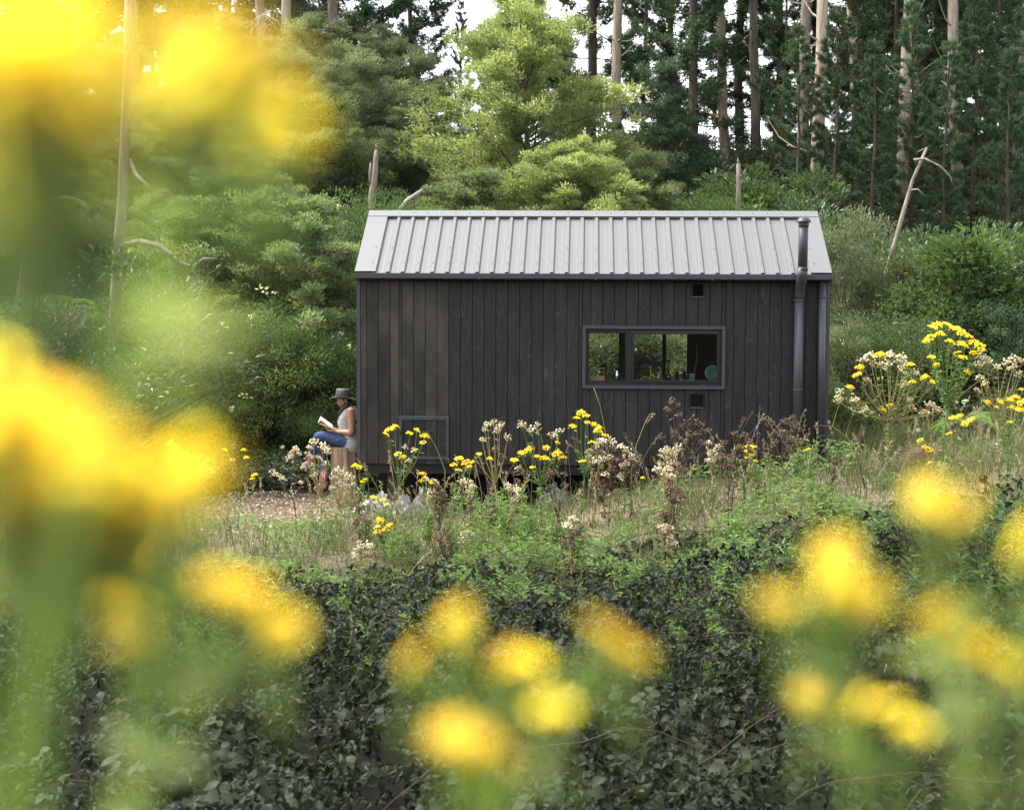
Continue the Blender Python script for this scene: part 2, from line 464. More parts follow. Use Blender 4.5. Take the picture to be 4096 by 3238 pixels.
# ------------------------------------------------------------------ cabin
YAW = R(-2.7)
CORNER = at(1430, 1500, 20.0); CORNER.z = 0
CAB = Matrix.Translation(CORNER) @ Matrix.Rotation(YAW, 4, 'Z')
CABI = CAB.inverted()
def wp(px, py, yl=0.0):
    """photo pixel on the vertical plane y = yl of the cabin -> cabin coordinates"""
    o = CABI @ Vector((0, 0, CZ)); d = (CABI.to_3x3() @ ray(px, py))
    t = (yl - o.y) / d.y
    return o + d * t
cabin = thing('cabin', 'small black timber cabin with a pale grey ribbed metal roof', 'cabin')
cabin.matrix_world = CAB
Lc = wp(3312, 1500).x                      # cabin length
DEPTH = 2.42
Z0 = wp(1500, 1853).z                      # underside of the cladding
EAVE_Y = -.11
ZE = wp(2300, 1094, EAVE_Y).z              # roof sheet at the eave
RY = DEPTH / 2
ZR = wp(2300, 858, RY).z                   # ridge
SL = (ZR - ZE) / (RY - EAVE_Y)             # roof slope
def zroof(y): return ZE + (y - EAVE_Y) * SL if y <= RY else ZR - (y - RY) * SL
ZT = zroof(0) - .06

# window opening in cabin coordinates
w00 = wp(2330, 1301); w11 = wp(2898, 1556)
WX0, WX1, WZ0, WZ1 = w00.x, w11.x, w11.z, w00.z
# hatch
h0 = wp(1596, 1665); h1 = wp(1795, 1836)
HX0, HX1, HZ0, HZ1 = h0.x, h1.x, h1.z, h0.z

# shell: front wall lining with window hole, rear wall with glazed opening, gables, floor
T = .09
b = Buf()
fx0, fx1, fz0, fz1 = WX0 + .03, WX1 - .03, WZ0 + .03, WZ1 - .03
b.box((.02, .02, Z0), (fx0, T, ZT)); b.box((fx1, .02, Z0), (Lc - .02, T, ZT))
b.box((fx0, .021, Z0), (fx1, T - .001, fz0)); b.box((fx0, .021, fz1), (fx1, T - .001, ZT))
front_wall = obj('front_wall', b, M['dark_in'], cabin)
BX0, BX1, BZ0, BZ1 = wp(2235, 1500, DEPTH).x, wp(2757, 1500, DEPTH).x, Z0 + .2, ZT - .22
b = Buf()
b.box((.02, DEPTH - T, Z0), (BX0, DEPTH - .02, ZT)); b.box((BX1, DEPTH - T, Z0), (Lc - .02, DEPTH - .02, ZT))
b.box((BX0, DEPTH - T + .001, Z0), (BX1, DEPTH - .021, BZ0)); b.box((BX0, DEPTH - T + .001, BZ1), (BX1, DEPTH - .021, ZT))
obj('rear_wall', b, M['clad'], cabin)
for x0, x1 in ((.0, .08), (Lc - .08, Lc)):
    b = Buf()
    b.prism([(0.001, Z0), (DEPTH, Z0), (DEPTH, ZT), (RY, zroof(RY) - .06), (0.001, ZT)], x0, x1, 'x')
    obj('gable_wall', b, M['clad'], cabin)
b = Buf(); b.box((.08, T, Z0 + .02), (Lc - .08, DEPTH - T, Z0 + .16))
obj('floor_deck', b, M['dark_in'], cabin)
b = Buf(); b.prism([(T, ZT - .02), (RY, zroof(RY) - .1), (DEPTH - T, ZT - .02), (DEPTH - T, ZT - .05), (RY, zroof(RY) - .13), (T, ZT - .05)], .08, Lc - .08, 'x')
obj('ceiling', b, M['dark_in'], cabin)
# sliding doors at the back
door = obj('glass_door', Buf().box((BX0, DEPTH - .07, BZ0), (BX0 + .05, DEPTH - .03, BZ1)).box((BX1 - .04, DEPTH - .07, BZ0), (BX1, DEPTH - .03, BZ1))
           .box((BX0 + .05, DEPTH - .069, BZ1 - .05), (BX1 - .04, DEPTH - .031, BZ1)).box((BX0 + .05, DEPTH - .069, BZ0), (BX1 - .04, DEPTH - .031, BZ0 + .07)), M['black'], cabin)
m1, m2 = wp(2474, 1500, DEPTH).x, wp(2500, 1500, DEPTH).x
m3, m4 = wp(2647, 1500, DEPTH).x, wp(2662, 1500, DEPTH).x
for a, c in ((m1, m2), (m3, m4)):
    obj('mullion', Buf().box((a, DEPTH - .072, BZ0 + .07), (c, DEPTH - .028, BZ1 - .05)), M['black'], door)
for a, c in ((BX0 + .05, m1), (m2, m3), (m4, BX1 - .04)):
    obj('pane', Buf().box((a, DEPTH - .052, BZ0 + .07), (c, DEPTH - .048, BZ1 - .05)), M['glass'], door)

# vertical boards, each its own piece; those that meet window or hatch are cut round it
pitch_b = .1503
first = wp(1466.6, 1300).x
edges = [.036]
x = first
while x < Lc - .05:
    edges.append(x); x += pitch_b
edges.append(Lc - .036)
SHEETS = [1795, 2170, 2560, 2960]
SHX = [wp(s, 1300).x for s in SHEETS]
SHT = [.95, .12, .22, .08, .0]
bn = random.Random(3)
def board(x0, x1, z0, z1, t, y0=0.0, parent=cabin, name='board'):
    c = .0035
    y1 = .02
    bb = Buf()
    bb.prism([(x0 + c * .55, y1), (x1 - c * .55, y1), (x1 - c * .55, y0 + c * 2), (x1 - c * 1.6, y0), (x0 + c * 1.6, y0), (x0 + c * .55, y0 + c * 2)], z0, z1, 'z', t)
    return obj(name, bb, M['clad'], parent)
for i in range(len(edges) - 1):
    x0, x1 = edges[i], edges[i + 1]
    xm = (x0 + x1) / 2
    t = SHT[sum(xm > s for s in SHX)] * bn.uniform(.75, 1.1)
    segs = [(Z0, zroof(0) - .09)]
    for ox0, ox1, oz0, oz1 in ((WX0, WX1, WZ0, WZ1), (HX0, HX1, HZ0, HZ1)):
        if x1 > ox0 + .01 and x0 < ox1 - .01:
            segs2 = []
            if x0 < ox0 - .012: board(x0, ox0, Z0, segs[0][1], t); x0 = ox0
            if x1 > ox1 + .012: board(ox1, x1, Z0, segs[0][1], t); x1 = ox1
            for a, c in segs:
                segs2 += [(a, oz0), (oz1, c)]
            segs = segs2
    for a, c in segs:
        if c - a > .02: board(x0, x1, a, c, t)
# dark backing behind the board joints
for xa, xb in ((.03, WX0), (WX1, Lc - .03)):
    obj('building_wrap', Buf().box((xa, .0145, Z0 + .01), (xb, .0195, ZT)), M['black'], cabin)
# corner flashings, base flashing
for xa, xb in ((-.008, .036), (Lc - .036, Lc + .008)):
    b = Buf()
    b.box((xa, -.012, Z0 - .012), (xb, -.0005, zroof(0) - .12)); b.box((xa if xa < 0 else Lc, -.0005, Z0 - .012), (0 if xa < 0 else xb, .06, zroof(0) - .12))
    fl = obj('corner_flashing', b, M['slate'], cabin)
    s = Buf()
    for k in range(6):
        s.ellipsoid(((xa + xb) / 2 - .006, -.014, Z0 + .12 + k * .42), (.006, .004, .006), 8, 5)
    obj('screw_heads', s, M['screw'], fl, kind='stuff')
s = Buf()
for i, xx in enumerate(edges[:-1]):
    if i % 2 == 0:
        for zz in (Z0 + .055, Z0 + .95, Z0 + 1.75): s.ellipsoid((xx + .03, -.001, zz), (.0055, .003, .0055), 6, 4)
obj('nail_heads', s, M['slate'], cabin, kind='stuff')
# chassis under the floor
b = Buf(); b.box((.1, .06, Z0 - .13), (Lc - .1, .16, Z0 - .005)); obj('chassis_beam', b, M['black'], cabin)
b = Buf(); b.box((.1, DEPTH - .2, Z0 - .13), (Lc - .1, DEPTH - .1, Z0 - .005)); obj('chassis_beam', b, M['black'], cabin)
b = Buf(); b.box((.12, DEPTH * .5, Z0 - 1.1), (Lc - .12, DEPTH * .5 + .05, Z0 - .006)); obj('underfloor_light_block', b, M['black'], cabin)  # added board, stops light from behind so the underfloor stays black
for k in range(5):
    b = Buf(); xx = .35 + k * 1.3
    b.box((xx, .25, Z0 - 1.2), (xx + .14, .39, Z0 - .134)); obj('pile', b, M['bark_dark'], cabin)
for k in range(7):
    b = Buf(); xx = .3 + k * .9
    b.box((xx, .17, Z0 - .11), (xx + .05, DEPTH - .21, Z0 - .007)); obj('floor_joist', b, M['black'], cabin)

# ---- roof
roof = obj('roof', Buf().prism([(EAVE_Y + .02, ZE - .03), (RY, ZR - .03), (DEPTH - EAVE_Y - .02, ZE - .03), (DEPTH - EAVE_Y - .02, ZE - .055), (RY, ZR - .06), (EAVE_Y + .02, ZE - .055)], .02, Lc - .02, 'x'), M['charcoal'], cabin)
lb0 = wp(1420, 1092, EAVE_Y).x; rb1 = wp(3327, 1096, EAVE_Y).x
lb1 = wp(1503, 1090, EAVE_Y).x; rb0 = wp(3243, 1096, EAVE_Y).x
def on_slope(x, y, h):
    n = Vector((0, -SL, 1)).normalized()
    return (x, y + n.y * h, zroof(y) + n.z * h)
def slope_strip(bb, xprof, y0, y1, back=False, tint=.5):
    """polyline of (x, height above sheet) swept up the slope from y0 to y1"""
    v0 = [on_slope(x, y0, h) for x, h in xprof]; v1 = [on_slope(x, y1, h) for x, h in xprof]
    if back: v0 = [(a, DEPTH - q, c) for a, q, c in v0]; v1 = [(a, DEPTH - q, c) for a, q, c in v1]
    k = len(xprof)
    bb.add(v0 + v1, np.array([[i, i + 1, i + 1 + k, i + k] for i in range(k - 1)]), tint)
rib0 = wp(1551.7, 1088, EAVE_Y).x
rp = (wp(3172, 1092, EAVE_Y).x - rib0) / 27.0
ribs = [rib0 + rp * k for k in range(28)]
YTOP = RY - .055
pan_edges = [lb1 - .05] + ribs + [rb0 + .08]
for back in (False, True):
    for i in range(len(pan_edges) - 1):
        a, c = pan_edges[i], pan_edges[i + 1]
        bb = Buf(); w = c - a
        slope_strip(bb, [(a, -.012), (a, .0), (a + w * .33, .0012), (a + w * .40, .0), (a + w * .62, .0), (a + w * .69, .0012), (c, .0), (c, -.012)], EAVE_Y - .012, YTOP, back)
        obj('roof_pan', bb, M['roof'], roof)
    for x in ribs:
        bb = Buf()
        prof = [(x - .034, .0015), (x - .017, .030), (x + .017, .030), (x + .034, .0015)]
        slope_strip(bb, prof, EAVE_Y - .014, YTOP, back)
        v = [on_slope(xx, EAVE_Y - .0135, h) for xx, h in prof]
        if back: v = [(p, DEPTH - q, z) for p, q, z in v]
        bb.add(v, [[0, 1, 2, 3]])
        obj('rib', bb, M['roof'], roof)
# black faces at the eave, painted shade for the hollow rib ends
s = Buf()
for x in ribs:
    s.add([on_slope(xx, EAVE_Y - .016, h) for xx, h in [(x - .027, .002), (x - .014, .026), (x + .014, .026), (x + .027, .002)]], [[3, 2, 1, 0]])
obj('rib_end_painted_shade', s, M['black'], roof, kind='stuff')
# screws on the ribs
s = Buf()
for k, x in enumerate(ribs):
    for yy in ([EAVE_Y + .17] if k % 2 else [EAVE_Y + .17, EAVE_Y + .5]):
        s.ellipsoid(on_slope(x - .004, yy, .033), (.0075, .0075, .006), 8, 4)
    s.ellipsoid(on_slope(x, YTOP + .02, .047), (.007, .007, .006), 8, 4)
for x in (lb1 - .06, rb0 + .06):
    for yy in (EAVE_Y + .17, EAVE_Y + .5): s.ellipsoid(on_slope(x, yy, .042), (.0075, .0075, .006), 8, 4)
obj('screw_heads', s, M['screw'], roof, kind='stuff')
# ridge flashing with turned-down edge, barge flashings
for back in (False, True):
    bb = Buf()
    yb = RY - .105
    xs_ = (lb0, rb1)
    v = [on_slope(xs_[0], yb, .016), on_slope(xs_[1], yb, .016), on_slope(xs_[0], yb, .042), on_slope(xs_[1], yb, .042),
         (xs_[0], RY, ZR + .052), (xs_[1], RY, ZR + .052)]
    if back: v = [(p, DEPTH - q, z) for p, q, z in v]
    bb.add(v, [[0, 1, 3, 2], [2, 3, 5, 4]])
    obj('ridge_flashing', bb, M['roof_flash'], roof)
    bb = Buf()
    for k in range(len(ribs) - 1):          # black foam closers between the ribs
        a, c = ribs[k] + .032, ribs[k + 1] - .032
        v = [on_slope(a, yb + .004, .0), on_slope(c, yb + .004, .0), on_slope(c, yb + .004, .018), on_slope(a, yb + .004, .018)]
        if back: v = [(p, DEPTH - q, z) for p, q, z in v]
        bb.add(v, [[0, 1, 2, 3]])
    obj('ridge_closer', bb, M['black'], roof, kind='stuff')
    for xa, xb, out in ((lb0, lb1, -1), (rb0, rb1, 1)):
        bb = Buf()
        slope_strip(bb, [(xa, -.12 if out < 0 else .0), (xa, .036), (xb, .036), (xb, .0 if out < 0 else -.12)], EAVE_Y - .016, RY - .1051, back)
        obj('barge_flashing', bb, M['roof_flash'], roof)
# gutter
gz1 = wp(2300, 1096, EAVE_Y - .09).z; gz0 = wp(2300, 1117, EAVE_Y - .09).z
gutter = obj('gutter', Buf().prism([(EAVE_Y + .04, gz0), (EAVE_Y - .08, gz0), (EAVE_Y - .09, gz0 + .012), (EAVE_Y - .09, gz1), (EAVE_Y - .078, gz1), (EAVE_Y - .075, gz0 + .02), (EAVE_Y + .04, gz0 + .012)], lb0 + .012, rb1 - .005, 'x'), M['slate'], cabin)
obj('gutter_lip', Buf().box((lb0 + .012, EAVE_Y - .096, gz1 - .004), (rb1 - .005, EAVE_Y - .0765, gz1 + .006)), M['roof'], gutter)
for px in (1917, 2384, 2851):
    xx = wp(px, 1100, EAVE_Y - .09).x
    obj('gutter_joiner', Buf().box((xx - .014, EAVE_Y - .094, gz0 - .004), (xx + .014, EAVE_Y - .05, gz1 - .006)), M['slate'], gutter)
obj('fascia', Buf().box((.0, EAVE_Y + .045, gz0 - .01), (Lc, EAVE_Y + .062, ZE - .058)), M['charcoal'], cabin)
obj('soffit', Buf().box((.001, EAVE_Y + .062, gz0 - .006), (Lc - .001, .019, gz0 + .004)), M['charcoal'], cabin)

# ---- flue
def cp(px, py, y): return wp(px, py, y)
flue = thing('flue', None, None); del_keys = [k for k in flue.keys()]
flue.parent = cabin; flue.name = 'flue'
yl, yu = -.10, -.27
p_lo = [cp(3186, 1790, yl), cp(3197, 1192, yl)]
p_el = [cp(3197, 1196, yl), cp(3198, 1178, yl), cp(3201, 1150, yl - .04), cp(3207, 1120, yu + .03), cp(3209, 1100, yu), cp(3210, 1075, yu)]
p_up = [cp(3210, 1078, yu), cp(3215, 888, yu)]
obj('lower_pipe', Buf().tube(p_lo, .060, 24), M['slate'], flue, True)
obj('elbow', Buf().tube(p_el, .066, 24), M['charcoal'], flue, True)
obj('upper_pipe', Buf().tube(p_up, .059, 24), M['charcoal'], flue, True)
def ring(path_a, path_b, t0, t1, r):
    a, c = Vector(path_a), Vector(path_b)
    return Buf().tube([a.lerp(c, t0), a.lerp(c, t1)], r, 24)
obj('collar', ring(p_up[0], p_up[1], -.03, .05, .066), M['charcoal'], flue, True)
obj('collar', ring(p_up[0], p_up[1], .9, .985, .065), M['charcoal'], flue, True)
ct = p_up[1]
obj('cowl', Buf().lathe([(.058, -.01), (.095, .0), (.092, .008), (.07, .042), (.05, .055), (.01, .058)], 24, tuple(ct)), M['charcoal'], flue, True)
for t in (.39, .985):
    p = Vector(p_lo[0]).lerp(Vector(p_lo[1]), t)
    br = obj('bracket', Buf().lathe([(.061, -.012), (.066, -.010), (.066, .010), (.061, .012)], 24, tuple(p)), M['slate'], flue, True)
    obj('bracket_arm', Buf().box((p.x - .075, -.10, p.z - .008), (p.x - .06, .0, p.z + .008)), M['slate'], br)
# ---- downpipe
dp0, dp1 = cp(3290, 1118, -.06), cp(3281, 1810, -.06)
dpipe = obj('downpipe', Buf().tube([dp1, dp0], .0475, 20), M['slate'], cabin, True)
for t in (.1, .9):
    p = Vector(dp1).lerp(Vector(dp0), t)
    obj('bracket', Buf().lathe([(.048, -.01), (.0515, -.009), (.0515, .009), (.048, .01)], 20, tuple(p)), M['slate'], dpipe, True)

# ---- kitchen window
win = obj('window', Buf().box((WX0 + .041, -.005, WZ0 + .041), (WX0 + .075, .06, WZ1 - .041)).box((WX1 - .075, -.005, WZ0 + .041), (WX1 - .041, .06, WZ1 - .041))
          .box((WX0 + .075, -.004, WZ1 - .085), (WX1 - .075, .059, WZ1 - .041)).box((WX0 + .075, -.004, WZ0 + .041), (WX1 - .075, .059, WZ0 + .085)), M['black'], cabin)
def frame4(bb, x0, x1, z0, z1, t, y0, y1):
    # mitred rectangular frame
    o = [(x0, z0), (x1, z0), (x1, z1), (x0, z1)]; i = [(x0 + t, z0 + t), (x1 - t, z0 + t), (x1 - t, z1 - t), (x0 + t, z1 - t)]
    for k in range(4):
        k2 = (k + 1) % 4
        q = [o[k], o[k2], i[k2], i[k]]
        v = [(a, y0, c) for a, c in q] + [(a, y1, c) for a, c in q]
        bb.add(v, [[0, 1, 2, 3], [7, 6, 5, 4], [0, 4, 5, 1], [3, 2, 6, 7]])
    return bb
obj('surround', frame4(Buf(), WX0, WX1, WZ0, WZ1, .041, -.045, .03), M['slate'], win)
sx0, sx1 = wp(2528, 1400).x, wp(2872, 1400).x
gz0w, gz1w = WZ0 + .085, WZ1 - .085
# fixed left light and sliding right sash
m0 = wp(2507, 1400).x
obj('mullion', Buf().box((m0, -.008, gz0w), (sx0 - .002, .05, gz1w)), M['black'], win)
lp = obj('sash', frame4(Buf(), WX0 + .0755, m0 - .001, gz0w + .001, gz1w - .001, .012, .012, .045), M['black'], win)
obj('pane', Buf().box((WX0 + .0875, .026, gz0w + .013), (m0 - .013, .030, gz1w - .013)), M['glass'], lp)
rs = obj('sash', frame4(Buf(), sx0, WX1 - .0755, gz0w - .004, gz1w + .004, .024, -.02, .02), M['black'], win)
obj('pane', Buf().box((sx0 + .024, -.002, gz0w + .02), (WX1 - .0995, .002, gz1w - .02)), M['glass'], rs)
obj('sash_rail', Buf().box((sx0 - .004, -.028, gz1w + .002), (WX1 - .072, -.0205, gz1w + .012)), M['slate'], rs)
for px in (2408, 2611, 2815):
    xx = wp(px, 1536).x
    obj('drain_cap', Buf().box((xx - .03, -.012, WZ0 + .046), (xx + .03, -.0045, WZ0 + .062)), M['charcoal'], win)

# ---- vents
for (pa, pb, qa, qb) in ((2766, 1130, 2816, 1188), (2759, 1573, 2815, 1630)):
    a, c = wp(pa, qb if False else pb), wp(qa, qb)
    x0, x1, z1, z0 = a.x, c.x, a.z, c.z
    v = obj('vent', frame4(Buf(), x0, x1, z0, z1, .014, -.028, .0), M['vent'], cabin)
    obj('vent_backing', Buf().box((x0 + .014, -.006, z0 + .014), (x1 - .014, -.001, z1 - .014)), M['vent'], v)
    n = 7
    for k in range(n):
        zz = z0 + .018 + (z1 - z0 - .036) * (k + .5) / n
        obj('slat', Buf().prism([(-.026, zz - .008), (-.022, zz - .009), (-.007, zz + .006), (-.011, zz + .007)], x0 + .0145, x1 - .0145, 'x'), M['vent'], v)
    obj('drip_lip', Buf().box((x0, -.032, z0 - .003), (x1, -.0285, z0 + .004)), M['roof'], v)

# ---- hatch
hatch = obj('hatch', frame4(Buf(), HX0, HX1, HZ0, HZ1, .040, -.024, .015), M['slate'], cabin)
obj('drip_cap', Buf().box((HX0 - .004, -.032, HZ1 - .001), (HX1 + .004, -.006, HZ1 + .007)), M['roof'], hatch)
e = [HX0 + .041] + [xx for xx in edges if HX0 + .08 < xx < HX1 - .08] + [HX1 - .041]
for i in range(len(e) - 1): board(e[i], e[i + 1], HZ0 + .041, HZ1 - .041, .15, -.006, hatch)
lz = wp(1600, 1726).z
lt = obj('latch', Buf().box((HX0 + .004, -.034, lz - .008), (HX0 + .085, -.0245, lz + .008)), M['black'], hatch)
obj('latch_knob', Buf().ellipsoid((HX0 + .02, -.04, lz + .004), (.014, .012, .012), 10, 6), M['black'], lt)
obj('padlock', Buf().box((HX0 + .028, -.046, lz - .045), (HX0 + .058, -.032, lz - .012)), M['black'], lt)
for zz in (HZ0 + .09, HZ1 - .11):
    obj('hinge', Buf().tube([(HX1 - .042, -.03, zz - .03), (HX1 - .042, -.03, zz + .03)], .007, 8), M['black'], hatch)

# ---- counter inside, and what stands on it
CTZ = wp(2600, 1522, .2).z - .004
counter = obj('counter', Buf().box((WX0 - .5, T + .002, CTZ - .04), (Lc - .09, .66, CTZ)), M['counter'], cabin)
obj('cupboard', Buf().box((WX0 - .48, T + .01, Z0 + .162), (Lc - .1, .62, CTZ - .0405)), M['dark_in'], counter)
def on_counter(px, y): 
    p = wp(px, 1520, y); return CAB @ Vector((p.x, y, CTZ + .001))
SC = .0031     # metres per photo pixel at the counter
def kthing(name, label, cat, px, y):
    return thing(name, label, cat, on_counter(px, y), YAW)
t = kthing('cutlery_caddy', 'pale wooden cutlery caddy with a raised handle behind the kitchen window', 'caddy', 2388, .26)
b = Buf(); b.box((-.092, -.06, 0), (.092, .06, .008)); b.box((-.092, -.06, .0081), (.092, -.05, .058)); b.box((-.092, .05, .0081), (.092, .06, .058))
obj('tray', b, M['pale_wood'], t)
for sx in (-.092, .084): obj('end_panel', Buf().box((sx, -.0499, .0082), (sx + .008, .0499, .165)), M['pale_wood'], t)
obj('handle', Buf().box((-.084, -.008, .150), (.0838, .008, .163)), M['pale_wood'], t)
for k in range(6):
    kx = -.06 + .022 * k
    t2 = thing('cutlery', 'steel cutlery standing in the wooden caddy', 'cutlery', on_counter(2388, .26) + Vector((kx, (-1) ** k * .02, .012)), YAW, 'cutlery in the caddy')
    t2.rotation_euler = (0, .55 + .06 * k, .2 * k)
    obj('shaft', Buf().tube([(0, 0, 0), (0, 0, .10)], .003, 6), M['steel'], t2)
    obj('bowl', Buf().ellipsoid((0, 0, .118), (.011, .004, .021), 8, 6), M['steel'], t2, True)
t = kthing('moka_pot', 'small steel stovetop coffee pot behind the cutlery caddy', 'coffee pot', 2414, .42)
obj('base', Buf().lathe([(.045, 0), (.045, .06), (.032, .075)], 8), M['steel'], t); obj('body', Buf().lathe([(.032, .0751), (.05, .17), (.048, .175)], 8), M['steel'], t)
obj('lid', Buf().lathe([(.05, .1751), (.03, .192), (.008, .198)], 8), M['steel'], t); obj('knob', Buf().lathe([(.006, .198), (.01, .205), (.008, .218)], 8), M['black'], t)
obj('handle', Buf().tube([(-.045, 0, .165), (-.09, 0, .165), (-.095, 0, .12), (-.085, 0, .09)], .008, 8), M['black'], t, True)
t = kthing('steel_jug', 'polished steel jug with a lid and spout by the window mullion', 'jug', 2468, .28)
obj('body', Buf().lathe([(.043, 0), (.045, .01), (.04, .08), (.03, .125), (.026, .14)], 20), M['steel'], t, True)
obj('lid', Buf().lathe([(.028, .1402), (.02, .155), (.006, .162)], 16), M['black'], t, True)
obj('spout', Buf().tube([(-.028, 0, .12), (-.048, 0, .145)], [.012, .007], 8), M['steel'], t, True)
obj('handle', Buf().tube([(.026, 0, .14), (.065, 0, .14), (.07, 0, .08), (.045, 0, .04)], .006, 8), M['black'], t, True)
t = kthing('soap_bottle', 'dark brown pump bottle on the kitchen counter', 'bottle', 2673, .26)
obj('bottle', Buf().lathe([(.034, 0), (.036, .006), (.036, .07), (.026, .09), (.012, .098), (.012, .112)], 18), M['brown_glass'], t, True)
obj('pump', Buf().lathe([(.014, .112), (.014, .125), (.006, .127), (.006, .142), (.012, .143), (.012, .15)], 12).tube([(0, 0, .146), (-.03, 0, .146), (-.034, 0, .138)], .004, 6), M['black'], t)
t = kthing('cooking_pot', 'polished steel cooking pot with lid behind the mug', 'pot', 2722, .38)
obj('body', Buf().lathe([(.07, 0), (.074, .006), (.074, .095), (.077, .1)], 24), M['steel'], t, True)
obj('lid', Buf().lathe([(.077, .101), (.06, .112), (.01, .116)], 24), M['steel'], t, True); obj('knob', Buf().lathe([(.01, .116), (.014, .128), (.006, .132)], 12), M['steel'], t, True)
for s_ in (-1, 1): obj('handle', Buf().tube([(s_ * .072, -.02, .08), (s_ * .098, -.015, .08), (s_ * .098, .015, .08), (s_ * .072, .02, .08)], .005, 6), M['steel'], t, True)
t = kthing('wooden_spoon', 'wooden spoon lying on the counter in front of the pot', 'spoon', 2740, .2)
obj('bowl', Buf().ellipsoid((-.03, 0, .012), (.035, .022, .009), 12, 6), M['pale_wood'], t, True); obj('handle', Buf().tube([(0, 0, .012), (.13, .02, .008)], .005, 6), M['pale_wood'], t, True)
t = kthing('mug', 'pale blue enamel mug beside the steel pot', 'mug', 2768, .22)
obj('cup', Buf().lathe([(.034, .0), (.039, .006), (.039, .092), (.041, .094), (.0365, .094), (.0365, .01), (.001, .008)], 20, cap=False), M['blue_cer'], t, True)
obj('handle', Buf().tube([(0, -.037, .08), (0, -.06, .075), (0, -.062, .03), (0, -.037, .02)], .005, 8), M['blue_cer'], t, True)
t = kthing('plate', 'round grey green enamel plate leaning upright in the window corner', 'plate', 2850, .30)
t.rotation_euler = (R(78), 0, YAW + R(8))
b = Buf().lathe([(.001, .0), (.07, .0), (.078, .006), (.098, .014), (.101, .016), (.098, .019), (.076, .011), (.068, .005), (.001, .005)], 36, (0, .1, 0), cap=False)
obj('dish', b, M['green_cer'], t, True)
t = kthing('dish_cloth', 'folded pale blue cloth under the mug and plate', 'cloth', 2800, .245)
t.location.z -= .0006
obj('cloth', Buf().box((-.13, -.06, .0), (.12, .055, .0003)), M['blue_cer'], t)
t = kthing('wooden_offcut', 'long tapering piece of bare brown wood leaning inside the cabin', 'wood', 2775, .5)
p0 = Vector((-.01, 0, 0)); 
obj('stick', Buf().tube([(0, 0, 0), (.004, .0, .09), (.03, .02, .2), (.04, .03, .30), (.034, .03, .40), (.03, .03, .5)], [.016, .028, .024, .016, .007, .004], 8, rad2=[.01, .012, .012, .01, .006, .004]), M['brown_wood'], t, True)
t = kthing('candle_holder', 'thin candle stick standing on the sill seen through the right pane', 'candle', 2602, .3)
obj('stem', Buf().tube([(0, 0, 0), (0, 0, .19)], .0085, 8), M['pale_wood'], t); obj('wick', Buf().tube([(0, 0, .19), (0, 0, .205)], .003, 6), M['black'], t)

# ------------------------------------------------------------------ vegetation builders
def norm(a): return a / (np.linalg.norm(a, axis=-1, keepdims=True) + 1e-9)

def clump_leaves(buf, rng, Cc, Rr, Dd, n, L, W, flat=.75, shape='diamond', up=.35, spread=.8, tb=None, fold=.18):
    """leafy clumps: centres Cc, radii Rr, outward directions Dd, n leaves each"""
    k = len(Cc)
    idx = np.repeat(np.arange(k), n)
    off = rdir(rng, k * n) * (rng.random(k * n) ** .45)[:, None]
    off[:, 2] *= flat
    P = Cc[idx] + off * Rr[idx][:, None]
    D = norm(Dd[idx] * .6 + off * .8 + np.array([0, 0, up]) + rng.standard_normal((k * n, 3)) * spread * .5)
    Nn = norm(np.array([0, 0, 1.0]) + rng.standard_normal((k * n, 3)) * .6)
    tb = rng.beta(2, 2.2, k) if tb is None else tb
    tint = np.clip(tb[idx] * .75 + rng.random(k * n) * .35 - .05, 0, 1)
    l = rng.uniform(L * .7, L * 1.25, k * n)
    leaves(buf, P, D, Nn, l, l * (W / L), tint, shape, fold)

def wattle(seed, h=6, w=4.4, mat='L_wattle', nb=44, low=.16, n=125, cone=.8):
    rng = np.random.default_rng(seed)
    tr = Buf(); cr = Buf()
    k = 9; z = np.linspace(0, h * .96, k)
    path = np.stack([np.cumsum(rng.normal(0, .035, k)), np.cumsum(rng.normal(0, .035, k)), z], 1); path[0, :2] = 0
    tr.tube(path, np.linspace(.017 * h, .012, k), 8)
    C, Rr, D = [], [], []
    for i in range(nb):
        t = low + (1 - low) * (i + rng.random()) / nb
        zz = t * h * .95
        base = np.array([np.interp(zz, z, path[:, 0]), np.interp(zz, z, path[:, 1]), zz])
        az = i * 2.399 + rng.normal(0, .3)
        prof = (1 - ((t - low) / (1 - low))) ** cone * .92 + .10
        prof *= min(1, .55 + (t - low) * 4)
        ln = w / 2 * prof * rng.uniform(.75, 1.12)
        el = R(rng.uniform(10, 40)) * (1 + .6 * t)
        d = np.array([math.cos(az) * math.cos(el), math.sin(az) * math.cos(el), math.sin(el)])
        s = np.linspace(0, 1, 5)[:, None]
        bp = base + d * ln * s + np.array([0, 0, -.18 * ln]) * s ** 2 + rng.normal(0, .03 * ln, (5, 3)) * s
        tr.tube(bp, np.linspace(.011 * h * (1 - t * .75) * .55 + .006, .004, 5), 5, cap=False)
        m = max(3, int(3 + ln * 3.2))
        for j in range(m):
            u = .3 + .7 * (j + rng.random()) / m
            p = base + d * ln * u + np.array([0, 0, -.18 * ln]) * u * u
            tw = norm(d * .7 + rng.standard_normal(3) * .7) * rng.uniform(.12, .48) * (.4 + .6 * ln / (w / 2))
            e = p + tw
            tr.tube([p, e], [.006, .003], 4, cap=False)
            C.append(e); Rr.append(rng.uniform(.13, .36)); D.append(norm(e - base + np.array([0, 0, .15])))
    clump_leaves(cr, rng, np.array(C), np.array(Rr), np.array(D), n, .10, .031, .55, spread=1.2)
    return tr, cr, h, mat

